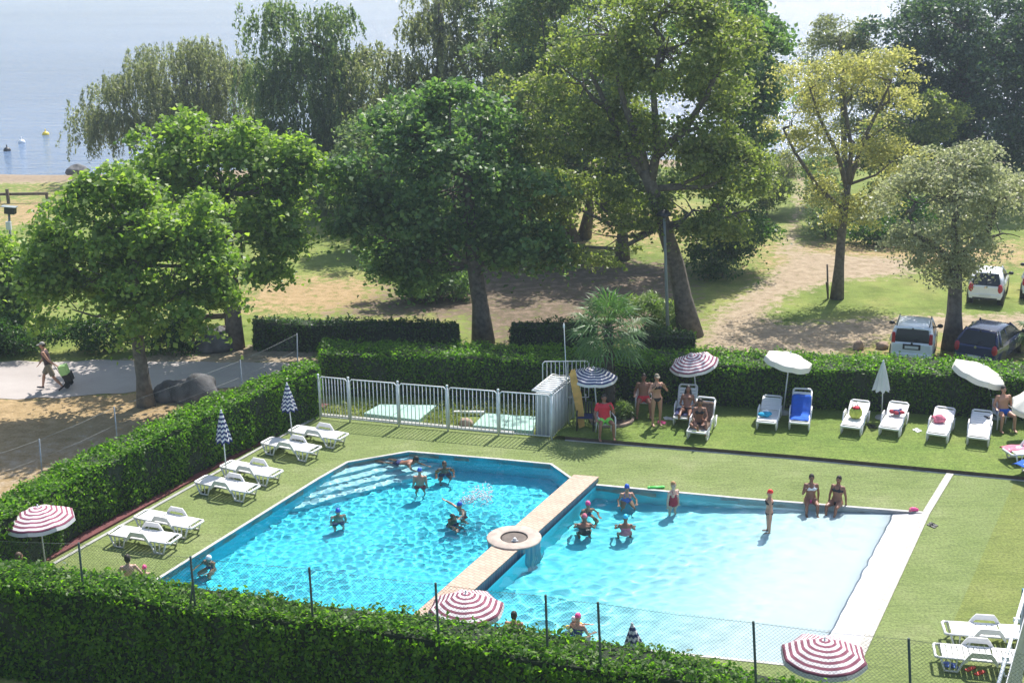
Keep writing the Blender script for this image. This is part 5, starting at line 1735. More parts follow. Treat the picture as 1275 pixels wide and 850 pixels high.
bp = P(758, 522, .12)
hp = D(752, 408, bp.y).z - .12
fan_palm('fan palm with dark hairy trunk behind the navy-striped parasol', (760, 519), .12, hp, 44, .68, .82, lean=-.1, seed=4)
fp = P(1290, 440, 0)
fan_palm('fan palm at the picture edge behind the dark blue car, only frond tips showing', None, 0, 1.1, 18, .5, .6, seed=6, foot=fp)


# ------------------------------------------------------------------ cars
def car(label, px, rz, L=3.65, W=1.6, H=1.5, belt=.93, paint='car_white', style='boxy', plate=True, group='cars parked behind the hedge'):
    """rear at -y local"""
    r_ = empty('parked_car', P(*px), rz, label, 'car', group)
    pt = M[paint]
    boxy = style == 'boxy'
    # profile stations along y: (y, z low, z belt, z roof, half width belt, half width roof)
    yr, yf = -L / 2, L / 2
    rake = .18 if boxy else .5
    st = [(yr, .42, belt - .08, None), (yr + .05, .3, belt, None)]
    # body shell (below the belt line)
    secs = []
    ys_ = [yr, yr + .04, yr + .12, yr + .6, yr + 1.2, 0.2, yf - 1.0, yf - .5, yf - .12, yf]
    for y in ys_:
        t = (y - yr) / L
        wv = W / 2 * (1 - .10 * abs(2 * t - 1) ** 4)
        zt = belt
        if y > yf - 1.05: zt = belt - .02 - (y - (yf - 1.05)) * .22
        if y > yf - .06: zt -= .12
        if y < yr + .03: zt = belt - .06; wv -= .03
        zl = .28 if yr + .15 < y < yf - .15 else .34
        secs.append([(-wv * .93, y, zl), (-wv, y, zl + .13), (-wv, y, zl + .33), (-wv * .985, y, zt - .1), (-wv * .93, y, zt), (0, y, zt + (.03 if y > yf - 1.1 else .0)),
                     (wv * .93, y, zt), (wv * .985, y, zt - .1), (wv, y, zl + .33), (wv, y, zl + .13), (wv * .93, y, zl), (0, y, zl)])
    mb = MB(); n = 12
    vs = [v for s in secs for v in s]; fs = []
    for j in range(len(secs) - 1):
        for k in range(n):
            fs.append((j * n + k, j * n + (k + 1) % n, (j + 1) * n + (k + 1) % n, (j + 1) * n + k))
    fs += [tuple(range(n - 1, -1, -1)), tuple((len(secs) - 1) * n + k for k in range(n))]
    mb.add(vs, fs, 0, False)
    b_ = mb.build('body', pt, r_, bevel=.025)
    # cabin: pillars + roof
    wb, wr = W / 2 * .915, W / 2 * (.74 if boxy else .66)
    y_rb, y_rt = yr + .06, yr + .06 + rake
    y_ft, y_fb = yf - 1.75, yf - 1.05
    zr = H - .05
    def pane(name, pts, th=.02, mat='glass_dark'):
        c = sum((Vector(p) for p in pts), Vector()) / len(pts)
        nn = (Vector(pts[1]) - Vector(pts[0])).cross(Vector(pts[2]) - Vector(pts[1])).normalized()
        m_ = MB(); k = len(pts)
        m_.add([Vector(p) for p in pts] + [Vector(p) - nn * th for p in pts], [tuple(range(k)), tuple(range(2 * k - 1, k - 1, -1))] + [(i, (i + 1) % k, k + (i + 1) % k, k + i) for i in range(k)])
        return m_.build(name, M[mat] if isinstance(mat, str) else mat, r_)
    # roof skin: curved
    mb = MB(); vs = []; ny_, nx_ = 8, 8
    for j in range(ny_ + 1):
        for i in range(nx_ + 1):
            u = i / nx_ * 2 - 1; v = j / ny_
            y = (y_rt - .1) + (y_ft - y_rt + .14) * v
            z = zr + .05 - .05 * u ** 4 - .03 * (2 * v - 1) ** 2 * (1 if boxy else 2.2)
            vs.append((u * (wr + .03), y, z))
    nv_ = len(vs)
    vs += [(x, y, z - .06) for x, y, z in vs]
    fs = []
    for j in range(ny_):
        for i in range(nx_):
            a = j * (nx_ + 1) + i
            fs += [(a, a + 1, a + nx_ + 2, a + nx_ + 1), (nv_ + a, nv_ + a + nx_ + 1, nv_ + a + nx_ + 2, nv_ + a + 1)]
    rim = [i for i in range(nx_ + 1)] + [j * (nx_ + 1) + nx_ for j in range(1, ny_ + 1)] + [ny_ * (nx_ + 1) + i for i in range(nx_ - 1, -1, -1)] + [j * (nx_ + 1) for j in range(ny_ - 1, 0, -1)]
    fs += [(rim[k], rim[(k + 1) % len(rim)], nv_ + rim[(k + 1) % len(rim)], nv_ + rim[k]) for k in range(len(rim))]
    mb.add(vs, fs, 0, True)
    roof = mb.build('roof', pt, r_)
    if boxy:
        for sx in (-1, 1):
            mb = MB(); mb.tube([(sx * (wr - .02), y_rt + .05, zr + .05), (sx * (wr - .02), y_rt + .12, zr + .1), (sx * (wr - .02), y_ft - .1, zr + .1), (sx * (wr - .02), y_ft, zr + .04)], .018, 6); mb.build('roof_rail', M['black'], roof)
    ins_ = .08
    pane('rear_window', [(-wb + .1, y_rb - .015, belt + .02), (wb - .1, y_rb - .015, belt + .02), (wr - .04, y_rt - .1, zr - .03), (-wr + .04, y_rt - .1, zr - .03)])
    pane('windscreen', [(wb - .06, y_fb, belt + .0), (-wb + .06, y_fb, belt + .0), (-wr + .04, y_ft + .04, zr - .02), (wr - .04, y_ft + .04, zr - .02)])
    for sx in (-1, 1):
        ymid = (y_rt + y_ft) / 2 + .05
        a0 = (sx * wb, y_rb + .32 if boxy else y_rb + .55, belt + .01); a1 = (sx * wb, ymid - .03, belt + .01); a2 = (sx * (wr + .01), ymid - .03, zr - .04); a3 = (sx * (wr + .01), y_rt + .22, zr - .04)
        q_ = [a0, a1, a2, a3]; pane('window', q_ if sx > 0 else q_[::-1])
        a0 = (sx * wb, ymid + .03, belt + .01); a1 = (sx * wb, y_fb - .06, belt + .01); a2 = (sx * (wr + .01), y_ft - .02, zr - .04); a3 = (sx * (wr + .01), ymid + .03, zr - .04)
        q_ = [a0, a1, a2, a3]; pane('window', q_ if sx > 0 else q_[::-1])
        # pillars
        mb = MB()
        mb.tube([(sx * (wb - .03), y_rb + .06, belt - .03), (sx * (wr - .01), y_rt - .02, zr)], [.085, .06], 6)
        mb.tube([(sx * (wb - .0), y_rb + (.2 if boxy else .36), belt - .03), (sx * (wr + .0), y_rt + .12, zr)], [.1, .07], 6)
        mb.build('pillar', pt, r_)
        mb = MB(); mb.tube([(sx * (wb - .03), ymid, belt - .02), (sx * (wr - .01), ymid, zr)], .035, 6); mb.build('pillar', pt, r_)
        mb = MB(); mb.tube([(sx * (wb - .02), y_fb, belt - .03), (sx * (wr - .01), y_ft + .03, zr)], [.045, .035], 6); mb.build('pillar', pt, r_)
        # tail lamps
        if boxy:
            mb = MB(); mb.box((sx * (wb - .07), y_rb + .0, belt + .16), (.13, .1, .38), taper=.85)
        else:
            mb = MB(); mb.ball((sx * (W / 2 - .17), yr + .05, belt - .12), (.11, .09, .2), 12, 8)
        mb.build('tail_lamp', M['tail'], r_, bevel=.01)
        mb = MB(); mb.ball((sx * (W / 2 + .09), y_fb - .1, belt + .07), (.11, .07, .08), 10, 7); mb.tube([(sx * (W / 2 - .06), y_fb - .1, belt + .02), (sx * (W / 2 + .05), y_fb - .1, belt + .05)], .025, 6)
        mb.build('mirror', M['black'], r_)
        mb = MB(); mb.box((sx * (W / 2 - .005), .05, .78), (.02, .16, .03)); mb.build('door_handle', M['black'], r_)
        for yy in (yr + .62, yf - .72):
            c = Vector((sx * (W / 2 - .1), yy, .3))
            mb = MB(); mb.tube([c - Vector((.09, 0, 0)), c + Vector((.09, 0, 0))], .3, 22); wl = mb.build('wheel', M['rubber'], r_)
            mb = MB(); x1 = sx * (W / 2 - .002); mb.tube([(x1 - .02 * sx, yy, .3), (x1, yy, .3)], .19, 16); mb.build('rim', M['chrome'], wl)
            mb = MB(); mb.tube([(sx * (W / 2 - .25), yy, .3), (sx * (W / 2 + .002), yy, .3)], .355, 22); mb.build('wheel_arch', M['black'], r_)
    mb = MB(); mb.box((0, yr - .005, .42), (W * .86, .07, .2)); mb.build('bumper', pt, r_, bevel=.03)
    mb = MB(); mb.box((0, yr - .02, .33), (W * .66, .06, .1)); mb.build('bumper_insert', M['black'], r_, bevel=.01)
    if boxy:
        mb = MB(); mb.box((0, yr - .0, .77), (.62, .03, .2)); mb.build('plate_recess', M['black'], r_)
        mb = MB(); mb.box((0, yr - .02, .755), (.48, .015, .1)); mb.build('number_plate', M['plate'], r_)
        mb = MB(); mb.tube([(0, yr - .01, .9), (0, yr - .025, .9)], .04, 12); mb.build('badge', M['glass_dark'], r_)
    else:
        mb = MB(); mb.box((0, yr - .045, .47), (.48, .015, .1)); mb.build('number_plate', M['plate'], r_)
        mb = MB(); mb.tube([(0, yr - .0, .82), (0, yr - .02, .82)], .05, 12); mb.build('badge', M['chrome'], r_)
    mb = MB(); mb.tube([(0, y_rt - .1, zr + .0), (0, y_rt - .16, zr - .01)], .03, 6); mb.tube([(.0, y_rb - .03, belt + .06), (.22, y_rb + .01, belt + .16)], .01, 4); mb.build('rear_wiper', M['black'], r_)
    return r_


def carpos(px, py, rz, L):
    b = P(px, py)
    return (b.x - math.sin(rz) * L / 2, b.y + math.cos(rz) * L / 2)


def put_car(label, rear_px, rz, **k):
    L = k.get('L', 3.65)
    x, y = carpos(*rear_px, rz, L)
    o = car(label, (600, 430), rz, **k)
    o.location = (x, y, 0)
    return o


put_car('small boxy white hatchback with roof rails parked right behind the back hedge', (1133, 457), R(-20), L=3.5, W=1.58, H=1.48, belt=.92)
put_car('dark blue hatchback parked behind the back hedge beside the silver-green tree', (1212, 459), R(-37), L=3.8, W=1.68, H=1.38, belt=.88, paint='car_blue', style='round')
put_car('rounded white hatchback parked further back in the grass under the silver-green tree', (1225, 381), R(-24), L=3.6, W=1.5, H=1.4, belt=.88, style='round')
put_car('white car of which only a mirror and side show at the picture edge', (1294, 376), R(-24), L=3.8, W=1.65, H=1.5, belt=.92, style='round')


# ------------------------------------------------------------------ people
def vv(*a): return Vector(a)


def unit(v): return Vector(v).normalized()


def loft(mb, secs, right, n=14, mi=0):
    """secs: [(centre, half width, half depth, forward dir)] closed skin through elliptical rings"""
    vs, fs = [], []
    for c, a, b, f in secs:
        f = unit(f)
        for k in range(n):
            w = 2 * PI * k / n
            vs.append(Vector(c) + right * (a * math.cos(w)) + f * (b * math.sin(w)))
    m = len(secs)
    for j in range(m - 1):
        for k in range(n):
            fs.append((j * n + k, j * n + (k + 1) % n, (j + 1) * n + (k + 1) % n, (j + 1) * n + k))
    fs += [tuple(range(n - 1, -1, -1)), tuple((m - 1) * n + k for k in range(n))]
    mb.add(vs, fs, mi, True)


# direction shorthands in the body's own frame: it faces -y, z is up
POSES = {
    'stand': dict(pel=.93, tor=(0, 0, 1), arms=[((-.15, .05, -1), (-.05, -.1, -1)), ((.15, .05, -1), (.05, -.1, -1))], legs=[((-.06, -.02, -1), (-.02, .03, -1)), ((.06, .02, -1), (.02, .05, -1))]),
    'arms_folded': dict(pel=.93, tor=(0, .02, 1), arms=[((-.35, -.25, -.9), (.75, -.5, .35)), ((.35, -.25, -.9), (-.75, -.5, .4))], legs=[((-.05, 0, -1), (-.02, .04, -1)), ((.06, .0, -1), (.0, .04, -1))]),
    'hands_face': dict(pel=.93, tor=(0, .03, 1), arms=[((-.45, -.4, -.7), (.55, -.5, .75)), ((.5, -.4, -.7), (-.55, -.5, .75))], legs=[((-.05, 0, -1), (-.0, .04, -1)), ((.08, -.03, -1), (.0, .07, -1))]),
    'hip': dict(pel=.93, tor=(0, 0, 1), arms=[((-.6, .1, -.8), (.6, -.1, -.55)), ((.6, .1, -.8), (-.6, -.1, -.55))], legs=[((-.08, 0, -1), (-.0, .03, -1)), ((.08, 0, -1), (.0, .03, -1))]),
    'chair': dict(pel=.55, tor=(0, .18, 1), arms=[((-.35, .0, -1), (-.05, -.9, -.15)), ((.35, .0, -1), (.05, -.9, -.15))], legs=[((-.22, -1, -.04), (-.06, -.05, -1)), ((.22, -1, -.04), (.06, -.05, -1))]),
    'chair_face': dict(pel=.55, tor=(0, .05, 1), arms=[((-.4, -.1, -1), (-.0, -.8, -.35)), ((.35, -.35, -.8), (-.45, -.45, .8))], legs=[((-.25, -1, -.04), (-.05, .0, -1)), ((.25, -1, -.04), (.05, .0, -1))]),
    'edge': dict(pel=.1, tor=(0, .1, 1), arms=[((-.25, .0, -1), (.0, -.3, -.9)), ((.25, .1, -1), (.05, .15, -1))], legs=[((-.12, -1, -.02), (.05, -.15, -1)), ((.12, -1, -.02), (-.05, -.25, -1))]),
    'edge_face': dict(pel=.1, tor=(0, .0, 1), arms=[((-.25, -.3, -.85), (.4, -.4, .85)), ((.25, .15, -1), (.0, .1, -1))], legs=[((-.14, -1, -.02), (.0, -.1, -1)), ((.14, -1, -.02), (.0, -.2, -1))]),
    'recline': dict(pel=.1, tor=(0, .55, .85), arms=[((-.3, -.2, -1), (.4, -.9, .0)), ((.3, -.2, -1), (-.4, -.9, .0))], legs=[((-.1, -1, .25), (-.05, -1, -.25)), ((.1, -1, .1), (.05, -1, -.12))]),
    'crosslegs': dict(pel=.1, tor=(.05, -.15, 1), arms=[((-.15, -.5, -.8), (.25, -.8, -.4)), ((.3, -.5, -.8), (-.35, -.75, -.45))], legs=[((-.35, -1, .1), (.5, -.8, -.05)), ((.35, -1, .45), (.05, -.45, -.9))]),
    'prone': dict(pel=.1, tor=(0, -1, .25), arms=[((-.35, -.6, -.7), (.1, -.9, -.2)), ((.35, -.6, -.7), (-.1, -.9, -.2))], legs=[((-.12, 1, -.08), (-.05, 1, -.1)), ((.12, 1, -.08), (.05, 1, -.1))]),
    'swim': dict(pel=.9, tor=(0, -.15, 1), arms=[((-.9, -.4, -.35), (-.25, -.9, -.05)), ((.9, -.4, -.35), (.25, -.9, -.05))], legs=[((-.12, .1, -1), (-.05, .3, -1)), ((.12, -.2, -1), (.05, .1, -1))]),
    'splash': dict(pel=.9, tor=(.1, -.3, 1), arms=[((-.8, -.3, .35), (-.3, -.7, .5)), ((.9, -.5, -.2), (.5, -.8, .1))], legs=[((-.12, .1, -1), (-.05, .3, -1)), ((.12, -.2, -1), (.05, .1, -1))]),
    'crouch': dict(pel=.52, tor=(0, -.12, 1), arms=[((-.4, -.25, -.9), (-.1, -.9, -.4)), ((.45, -.4, -.85), (-.15, -.9, -.3))], legs=[((-.16, -.85, -.45), (-.02, .5, -1)), ((.2, -.8, -.6), (.02, .45, -1))]),
    'walk': dict(pel=.9, tor=(0, -.22, 1), arms=[((-.12, -.3, -1), (-.0, -.6, -.8)), ((.15, .55, -.85), (.05, .7, -.6))], legs=[((-.05, -.55, -1), (-.0, -.2, -1)), ((.05, .35, -1), (.0, .75, -1))]),
}


def person(label, loc, face, pose, s=1.0, skin='skin', hair=('short', 'hair_dark'), wear=(), zg=None, look=(0, -.1, 0), feet_down=True, fem=False, stout=1.0, child=False, group=None, sub=False):
    """loc: world point of the ground/seat/waterline zero; face: compass turn of the whole figure; s: height / 1.72 m"""
    ps = POSES[pose]
    root = empty('person', loc, face, label, 'person', group)
    hs = 1.15 if child else 1.0
    tor = unit(ps['tor']); rt = vv(1, 0, 0); fw = unit(tor.cross(rt) * -1)
    if fw.y > 0 and pose != 'prone': fw = -fw
    if pose == 'prone': fw = vv(0, -.25, -1).normalized()
    pel = vv(0, 0, ps['pel'])
    sw = (.165 if fem else .185) * stout ** .3; hw = .10
    def T(t, off=0): return pel + tor * t + fw * off
    g = stout
    wst = .8 if fem else .9
    torso = [(T(-.1), .10 * g, .09 * g, fw), (T(-.05), .155 * g, .115 * g, fw), (T(.03), .168 * g, .12 * g, fw), (T(.12), .150 * g * (.93 if fem else 1), .105 * g, fw), (T(.2), .14 * g * wst + .01, .10 * g, fw),
             (T(.29), .152 * g, .11 * g, fw), (T(.37), .172 * g, .12 * g, fw), (T(.44), .180 * g ** .5, .105 * g, fw), (T(.49), .155 * g ** .5, .08, fw), (T(.53), .07, .06, fw), (T(.56), .05, .05, fw)]
    mb = MB()
    loft(mb, torso, rt)
    if fem:
        for sx in (-1, 1): mb.ball(T(.37, .085) + rt * sx * .075, (.065, .06, .06), 10, 7)
    # head
    hd = unit(tor * .6 + vv(0, 0, .9) + Vector(look) * .6)
    if pose == 'prone': hd = unit(vv(0, -.6, .8))
    nb = T(.54); hc = nb + hd * .155 * hs
    mb.tube([T(.5), nb + hd * .09], [.058, .052], 10)
    lookf = unit(fw * 1.0 + Vector(look)); 
    if pose == 'prone': lookf = vv(0, -1, .1).normalized()
    hf = unit(lookf - hd * lookf.dot(hd)); hr = hf.cross(hd).normalized()
    m3 = Matrix((hr, -hf, hd)).transposed()
    mb.ball(hc, (.074 * hs, .092 * hs, .112 * hs), 14, 10, 0, m3)
    mb.ball(hc + hf * .03 - hd * .06, (.052 * hs, .055 * hs, .05 * hs), 10, 7, 0, m3)
    mb.tube([hc + hf * .08 * hs + hd * .025, hc + hf * .108 * hs - hd * .02, hc + hf * .082 * hs - hd * .03], [.008, .016, .01], 6)
    for sx in (-1, 1): mb.ball(hc + hr * sx * .076 * hs - hd * .005, (.012, .022, .032), 8, 6, 0, m3)
    # arms
    k = .62 if child else 1
    wr_pts = []
    thin = .86 if (fem or child) else 1.0
    for i, (u, f_) in enumerate(ps['arms']):
        sx = -1 if i == 0 else 1
        sh = T(.465) + rt * sx * sw
        u, f_ = unit(u), unit(f_)
        el = sh + u * .285; wr = el + f_ * .25
        mb.tube([T(.455) + rt * sx * (sw - .09), sh, sh + u * .08, sh.lerp(el, .6), el], [.06, .062 * thin, .056 * thin, .047 * thin, .041 * thin], 10)
        mb.ball(sh, .062 * thin, 10, 7)
        mb.ball(el, .042 * thin, 8, 6)
        mb.tube([el, el.lerp(wr, .3), wr], [.041 * thin, .041 * thin, .027 * thin], 10)
        # hand: palm, four fingers, thumb
        hs_ = unit(f_.cross(vv(0, 0, 1)) if abs(f_.z) < .9 else f_.cross(vv(0, 1, 0)))
        pn = hs_.cross(f_).normalized()
        pc = wr + f_ * .055
        mb.tube([wr, pc, wr + f_ * .1], [(.028, .02), (.042, .016), (.043, .014)], 8, side=hs_)
        for q_, (off, ln) in enumerate(((-.032, .062), (-.011, .075), (.011, .07), (.032, .055))):
            b0 = wr + f_ * .095 + hs_ * off
            b1 = b0 + f_ * ln * .55 + hs_ * off * .25 + pn * .006
            b2 = b1 + f_ * ln * .4 + pn * .022
            mb.tube([b0, b1, b2], [.0105, .0098, .0085], 6)
        t0_ = wr + f_ * .03 - hs_ * .03
        mb.tube([t0_, t0_ + f_ * .035 - hs_ * .025, t0_ + f_ * .07 - hs_ * .03 + pn * .01], [.013, .0115, .0095], 6)
        wr_pts.append((sh, el, wr))
    # legs
    leg_pts = []
    for i, (t_, c_) in enumerate(ps['legs']):
        sx = -1 if i == 0 else 1
        hp_ = pel + rt * sx * hw - vv(0, 0, .02)
        t_, c_ = unit(t_), unit(c_)
        kn = hp_ + t_ * .43; an = kn + c_ * .42
        mb.tube([hp_ - t_ * .02, hp_ + t_ * .1, hp_ + t_ * .28, kn], [.092 * g, .088 * g, .068 * g, .053], 12)
        mb.ball(kn, .054, 10, 7)
        mb.tube([kn, kn + c_ * .12, kn + c_ * .26, an], [.052, .056 * thin, .046 * thin, .034], 12)
        fd = fw if pose not in ('prone',) else vv(0, .6, -.8)
        if abs(c_.dot(vv(0, 0, 1))) < .5: fd = vv(0, -.5, 1)
        fd = unit(fd - c_ * fd.dot(c_) * .9)
        heel = an + c_ * .035 - fd * .04
        mb.tube([heel, an + c_ * .04 + fd * .05, an + c_ * .05 + fd * .12, an + c_ * .052 + fd * .18], [(.034, .032), (.038, .034), (.043, .022), (.036, .014)], 8, side=c_.cross(fd))
        leg_pts.append((hp_, kn, an))
    if pose in ('stand', 'arms_folded', 'hands_face', 'hip', 'walk'):
        lowz = min(v[2] for v in mb.v)
    elif pose in ('chair', 'chair_face'):
        lowz = min(v[2] for v in mb.v)
    else:
        lowz = 0
    lift = Matrix.Scale(s, 4) @ Matrix.Translation((0, 0, -lowz if pose not in ('chair', 'chair_face') else 0))

    def fin(m_, name, mat, parent, vox=None, pre=True):
        m_.v = [tuple(lift @ Vector(v)) for v in m_.v]
        o = m_.build(name, mat, parent)
        if vox:
            r = o.modifiers.new('skin', 'REMESH'); r.mode = 'VOXEL'; r.voxel_size = vox * s; r.use_smooth_shade = True
        return o

    body = fin(mb, 'body', M[skin], root, .0088)
    body.cycles.is_caustics_receiver = sub
    # eyes and mouth
    for sx in (-1, 1):
        m_ = MB(); m_.ball(hc + hr * sx * .031 * hs + hf * .084 * hs + hd * .012, (.013, .008, .008), 8, 5, 0, m3); fin(m_, 'eye', M['hair_dark'], root)
    m_ = MB(); m_.ball(hc + hf * .086 * hs - hd * .06, (.024, .008, .006), 8, 5, 0, m3); fin(m_, 'mouth', M['dark_red'], root)
    kind, col = hair
    m_ = MB()
    if kind == 'cap':
        m_.ball(hc + hd * .012 - hf * .01, (.083 * hs, .1 * hs, .118 * hs), 16, 9, 0, m3, z0=.02); fin(m_, 'swim_cap', M[col], root)
    elif kind == 'peak':
        m_.ball(hc + hd * .02 - hf * .008, (.086 * hs, .102 * hs, .11 * hs), 16, 9, 0, m3, z0=.15)
        pk = [hc + hd * .045 + hf * .07 + hr * .06, hc + hd * .03 + hf * .17 + hr * .045, hc + hd * .03 + hf * .17 - hr * .045, hc + hd * .045 + hf * .07 - hr * .06]
        m_.add(pk + [p + hd * .012 for p in pk], [(0, 1, 2, 3), (7, 6, 5, 4), (0, 4, 5, 1), (1, 5, 6, 2), (2, 6, 7, 3), (3, 7, 4, 0)])
        fin(m_, 'peaked_cap', M[col], root)
        m_ = MB(); m_.ball(hc - hf * .02 - hd * .0, (.081 * hs, .09 * hs, .1 * hs), 14, 8, 0, m3, z0=-.3, z1=.4)
        m_.v = [tuple(Vector(v) - hf * .012) for v in m_.v]; fin(m_, 'hair', M['hair_dark'], root)
    else:
        m_.ball(hc + hd * .016 - hf * .016, (.084 * hs, .098 * hs, .116 * hs), 16, 9, 0, m3, z0=.08)
        m_.ball(hc - hf * .035 - hd * .01, (.078 * hs, .07 * hs, .095 * hs), 14, 9, 0, m3)
        if kind == 'long':
            m_.tube([hc - hf * .05, hc - hf * .08 - hd * .12, hc - hf * .09 - hd * .28], [(.085, .05), (.095, .045), (.06, .02)], 10, side=hr)
            for sx in (-1, 1): m_.tube([hc + hr * sx * .07, hc + hr * sx * .1 - hd * .14, hc + hr * sx * .1 + hf * .03 - hd * .26], [.03, .035, .015], 7)
        if kind == 'bun': m_.ball(hc - hf * .09 + hd * .05, .045, 10, 7)
        if kind == 'tail': m_.tube([hc - hf * .09 + hd * .03, hc - hf * .14 - hd * .04, hc - hf * .12 - hd * .18], [.03, .032, .01], 7)
        fin(m_, 'hair', M[col], root, .011)
    # clothes
    for item, col in wear:
        m_ = MB(); e = .011
        if item in ('trunks', 'shorts', 'briefs', 'long_shorts'):
            secs = [(T(a_), w_ * g + e, d_ * g + e, fw) for a_, w_, d_ in ((-.085, .12, .1), (-.05, .157, .117), (.03, .17, .122), (.09, .156, .11))]
            if item == 'briefs': secs = [(T(a_), w_ * g + e * .7, d_ * g + e * .7, fw) for a_, w_, d_ in ((-.11, .07, .08), (-.06, .15, .113), (-.02, .166, .12), (.025, .168, .12))]
            loft(m_, secs, rt)
            ln = {'trunks': .17, 'shorts': .24, 'briefs': .0, 'long_shorts': .38}[item]
            if ln:
                for (hp_, kn, an) in leg_pts:
                    t_ = (kn - hp_).normalized()
                    m_.tube([hp_ - t_ * .03, hp_ + t_ * ln * .5, hp_ + t_ * ln], [.098 * g, .1 * g, .098 * g + .1 * (ln > .3) * .08 - .05 * (ln - .17)], 12)
            fin(m_, item if item != 'briefs' else 'bikini_bottom' if fem else 'briefs', M[col], root, .012)
        elif item in ('shirt', 'vest'):
            secs = [(T(a_), w_ * g + e + .006, d_ * g + e + .006, fw) for a_, w_, d_ in ((.0, .168, .12), (.1, .155, .11), (.2, .14, .105), (.3, .153, .112), (.38, .174, .12), (.44, .183, .105), (.49, .155, .08), (.515, .09, .065))]
            loft(m_, secs, rt)
            if item == 'shirt':
                for (sh, el, wr) in wr_pts: m_.tube([sh - (el - sh) * .12, sh, sh.lerp(el, .65)], [.07, .075, .066], 10); m_.ball(sh, .074, 10, 7)
            fin(m_, item, M[col], root, .012)
        elif item == 'bikini_top':
            secs = [(T(a_), w_ * g + e * .6, d_ * g + e * .6, fw) for a_, w_, d_ in ((.325, .16, .112), (.36, .171, .119), (.395, .176, .118))]
            loft(m_, secs, rt)
            for sx in (-1, 1):
                m_.ball(T(.37, .085) + rt * sx * .075, (.072, .067, .062), 10, 7)
                m_.tube([T(.4, .13) + rt * sx * .08, T(.5, .06) + rt * sx * .08, T(.5, -.05) + rt * sx * .08, T(.38, -.115) + rt * sx * .08], .01, 5)
            fin(m_, 'bikini_top', M[col], root, .011)
        elif item == 'swimsuit':
            secs = [(T(a_), w_ * g + e * .7, d_ * g + e * .7, fw) for a_, w_, d_ in ((-.11, .07, .08), (-.06, .15, .113), (.03, .168, .12), (.12, .145, .106), (.2, .124, .1), (.29, .152, .11), (.37, .172, .12), (.4, .175, .115))]
            loft(m_, secs, rt)
            for sx in (-1, 1):
                m_.ball(T(.37, .08) + rt * sx * .072, (.068, .062, .06), 10, 7)
                m_.tube([T(.38, .12) + rt * sx * .08, T(.5, .06) + rt * sx * .08, T(.5, -.05) + rt * sx * .08, T(.36, -.11) + rt * sx * .08], .012, 5)
            fin(m_, 'swimsuit', M[col], root, .011)
        elif item == 'shoes':
            for (hp_, kn, an) in leg_pts:
                c_ = (an - kn).normalized(); fd = unit(fw - c_ * fw.dot(c_) * .9)
                m_.tube([an + c_ * .035 - fd * .045, an + c_ * .045 + fd * .06, an + c_ * .05 + fd * .19], [(.04, .04), (.045, .036), (.04, .022)], 8, side=c_.cross(fd))
            fin(m_, 'shoes', M[col], root)
        elif item == 'armbands':
            for (sh, el, wr) in wr_pts: m_.tube([sh.lerp(el, .35), sh.lerp(el, .5), sh.lerp(el, .75)], [.06, .09, .06], 10)
            fin(m_, 'armbands', M[col], root)
    return root, dict(hands=[lift @ w_[2] for w_ in wr_pts])


WL, WR = -.05, -.09      # water levels
def at(px, py, z): return P(px, py, z)


def wade(label, px, py, z_surface, depth_of_floor, face, pose, **k):
    """someone standing in water: px,py = where the body meets the surface"""
    p = P(px, py, z_surface)
    k['s'] = k.get('s', 1) * .93
    return person(label, vv(p.x, p.y, depth_of_floor), face, pose, sub=True, **k)


H180 = PI
# deep pool
person('person lying prone on the pool steps in dark blue trunks, head up', at(498, 581, -.22) , R(62), 'prone', s=.95, skin='skin_tan', hair=('short', 'hair_dark'), wear=[('trunks', 'navy')], sub=True)
wade('person in blue cap and red trunks standing waist deep near the pool steps', 523, 602, WL, -1.02, H180, 'stand', s=.9, hair=('cap', 'cap_blue'), wear=[('trunks', 'red')])
wade('person with orange armbands bending in the water near the far pool edge', 553, 581, WL, -1.02, R(10), 'crouch', s=.95, skin='skin_tan', hair=('short', 'hair_brown'), wear=[('trunks', 'navy'), ('armbands', 'orange')])
wade('lone person in a blue cap standing chest deep in the middle of the deep pool', 421, 640, WL, -1.45, R(200), 'stand', s=.97, hair=('cap', 'cap_blue'), wear=[('trunks', 'navy')])
wade('dark-haired person splashing next to another in a blue cap', 561, 640, WL, -1.2, R(60), 'crouch', s=.95, skin='skin_tan', hair=('short', 'hair_dark'), wear=[('trunks', 'navy')])
wade('person in a blue cap half hidden in spray beside the dark-haired one', 577, 631, WL, -1.25, R(-60), 'splash', s=.9, hair=('cap', 'cap_blue'), wear=[('trunks', 'red')])
wade('swimmer in a white cap close to the pool edge above the bottom hedge', 262, 694, WL, -1.15, R(-30), 'crouch', s=.97, hair=('cap', 'cap_white'), wear=[('swimsuit', 'navy')], fem=True)
# shallow pool
FLR = -.13


def floor_r(px, py):
    p = P(px, py, WR); return float(depth_right(np.array([p.x]), np.array([p.y]))[0])


def wade_r(label, px, py, face, pose, extra=0.0, **k):
    return wade(label, px, py, WR, floor_r(px, py) + extra, face, pose, **k)


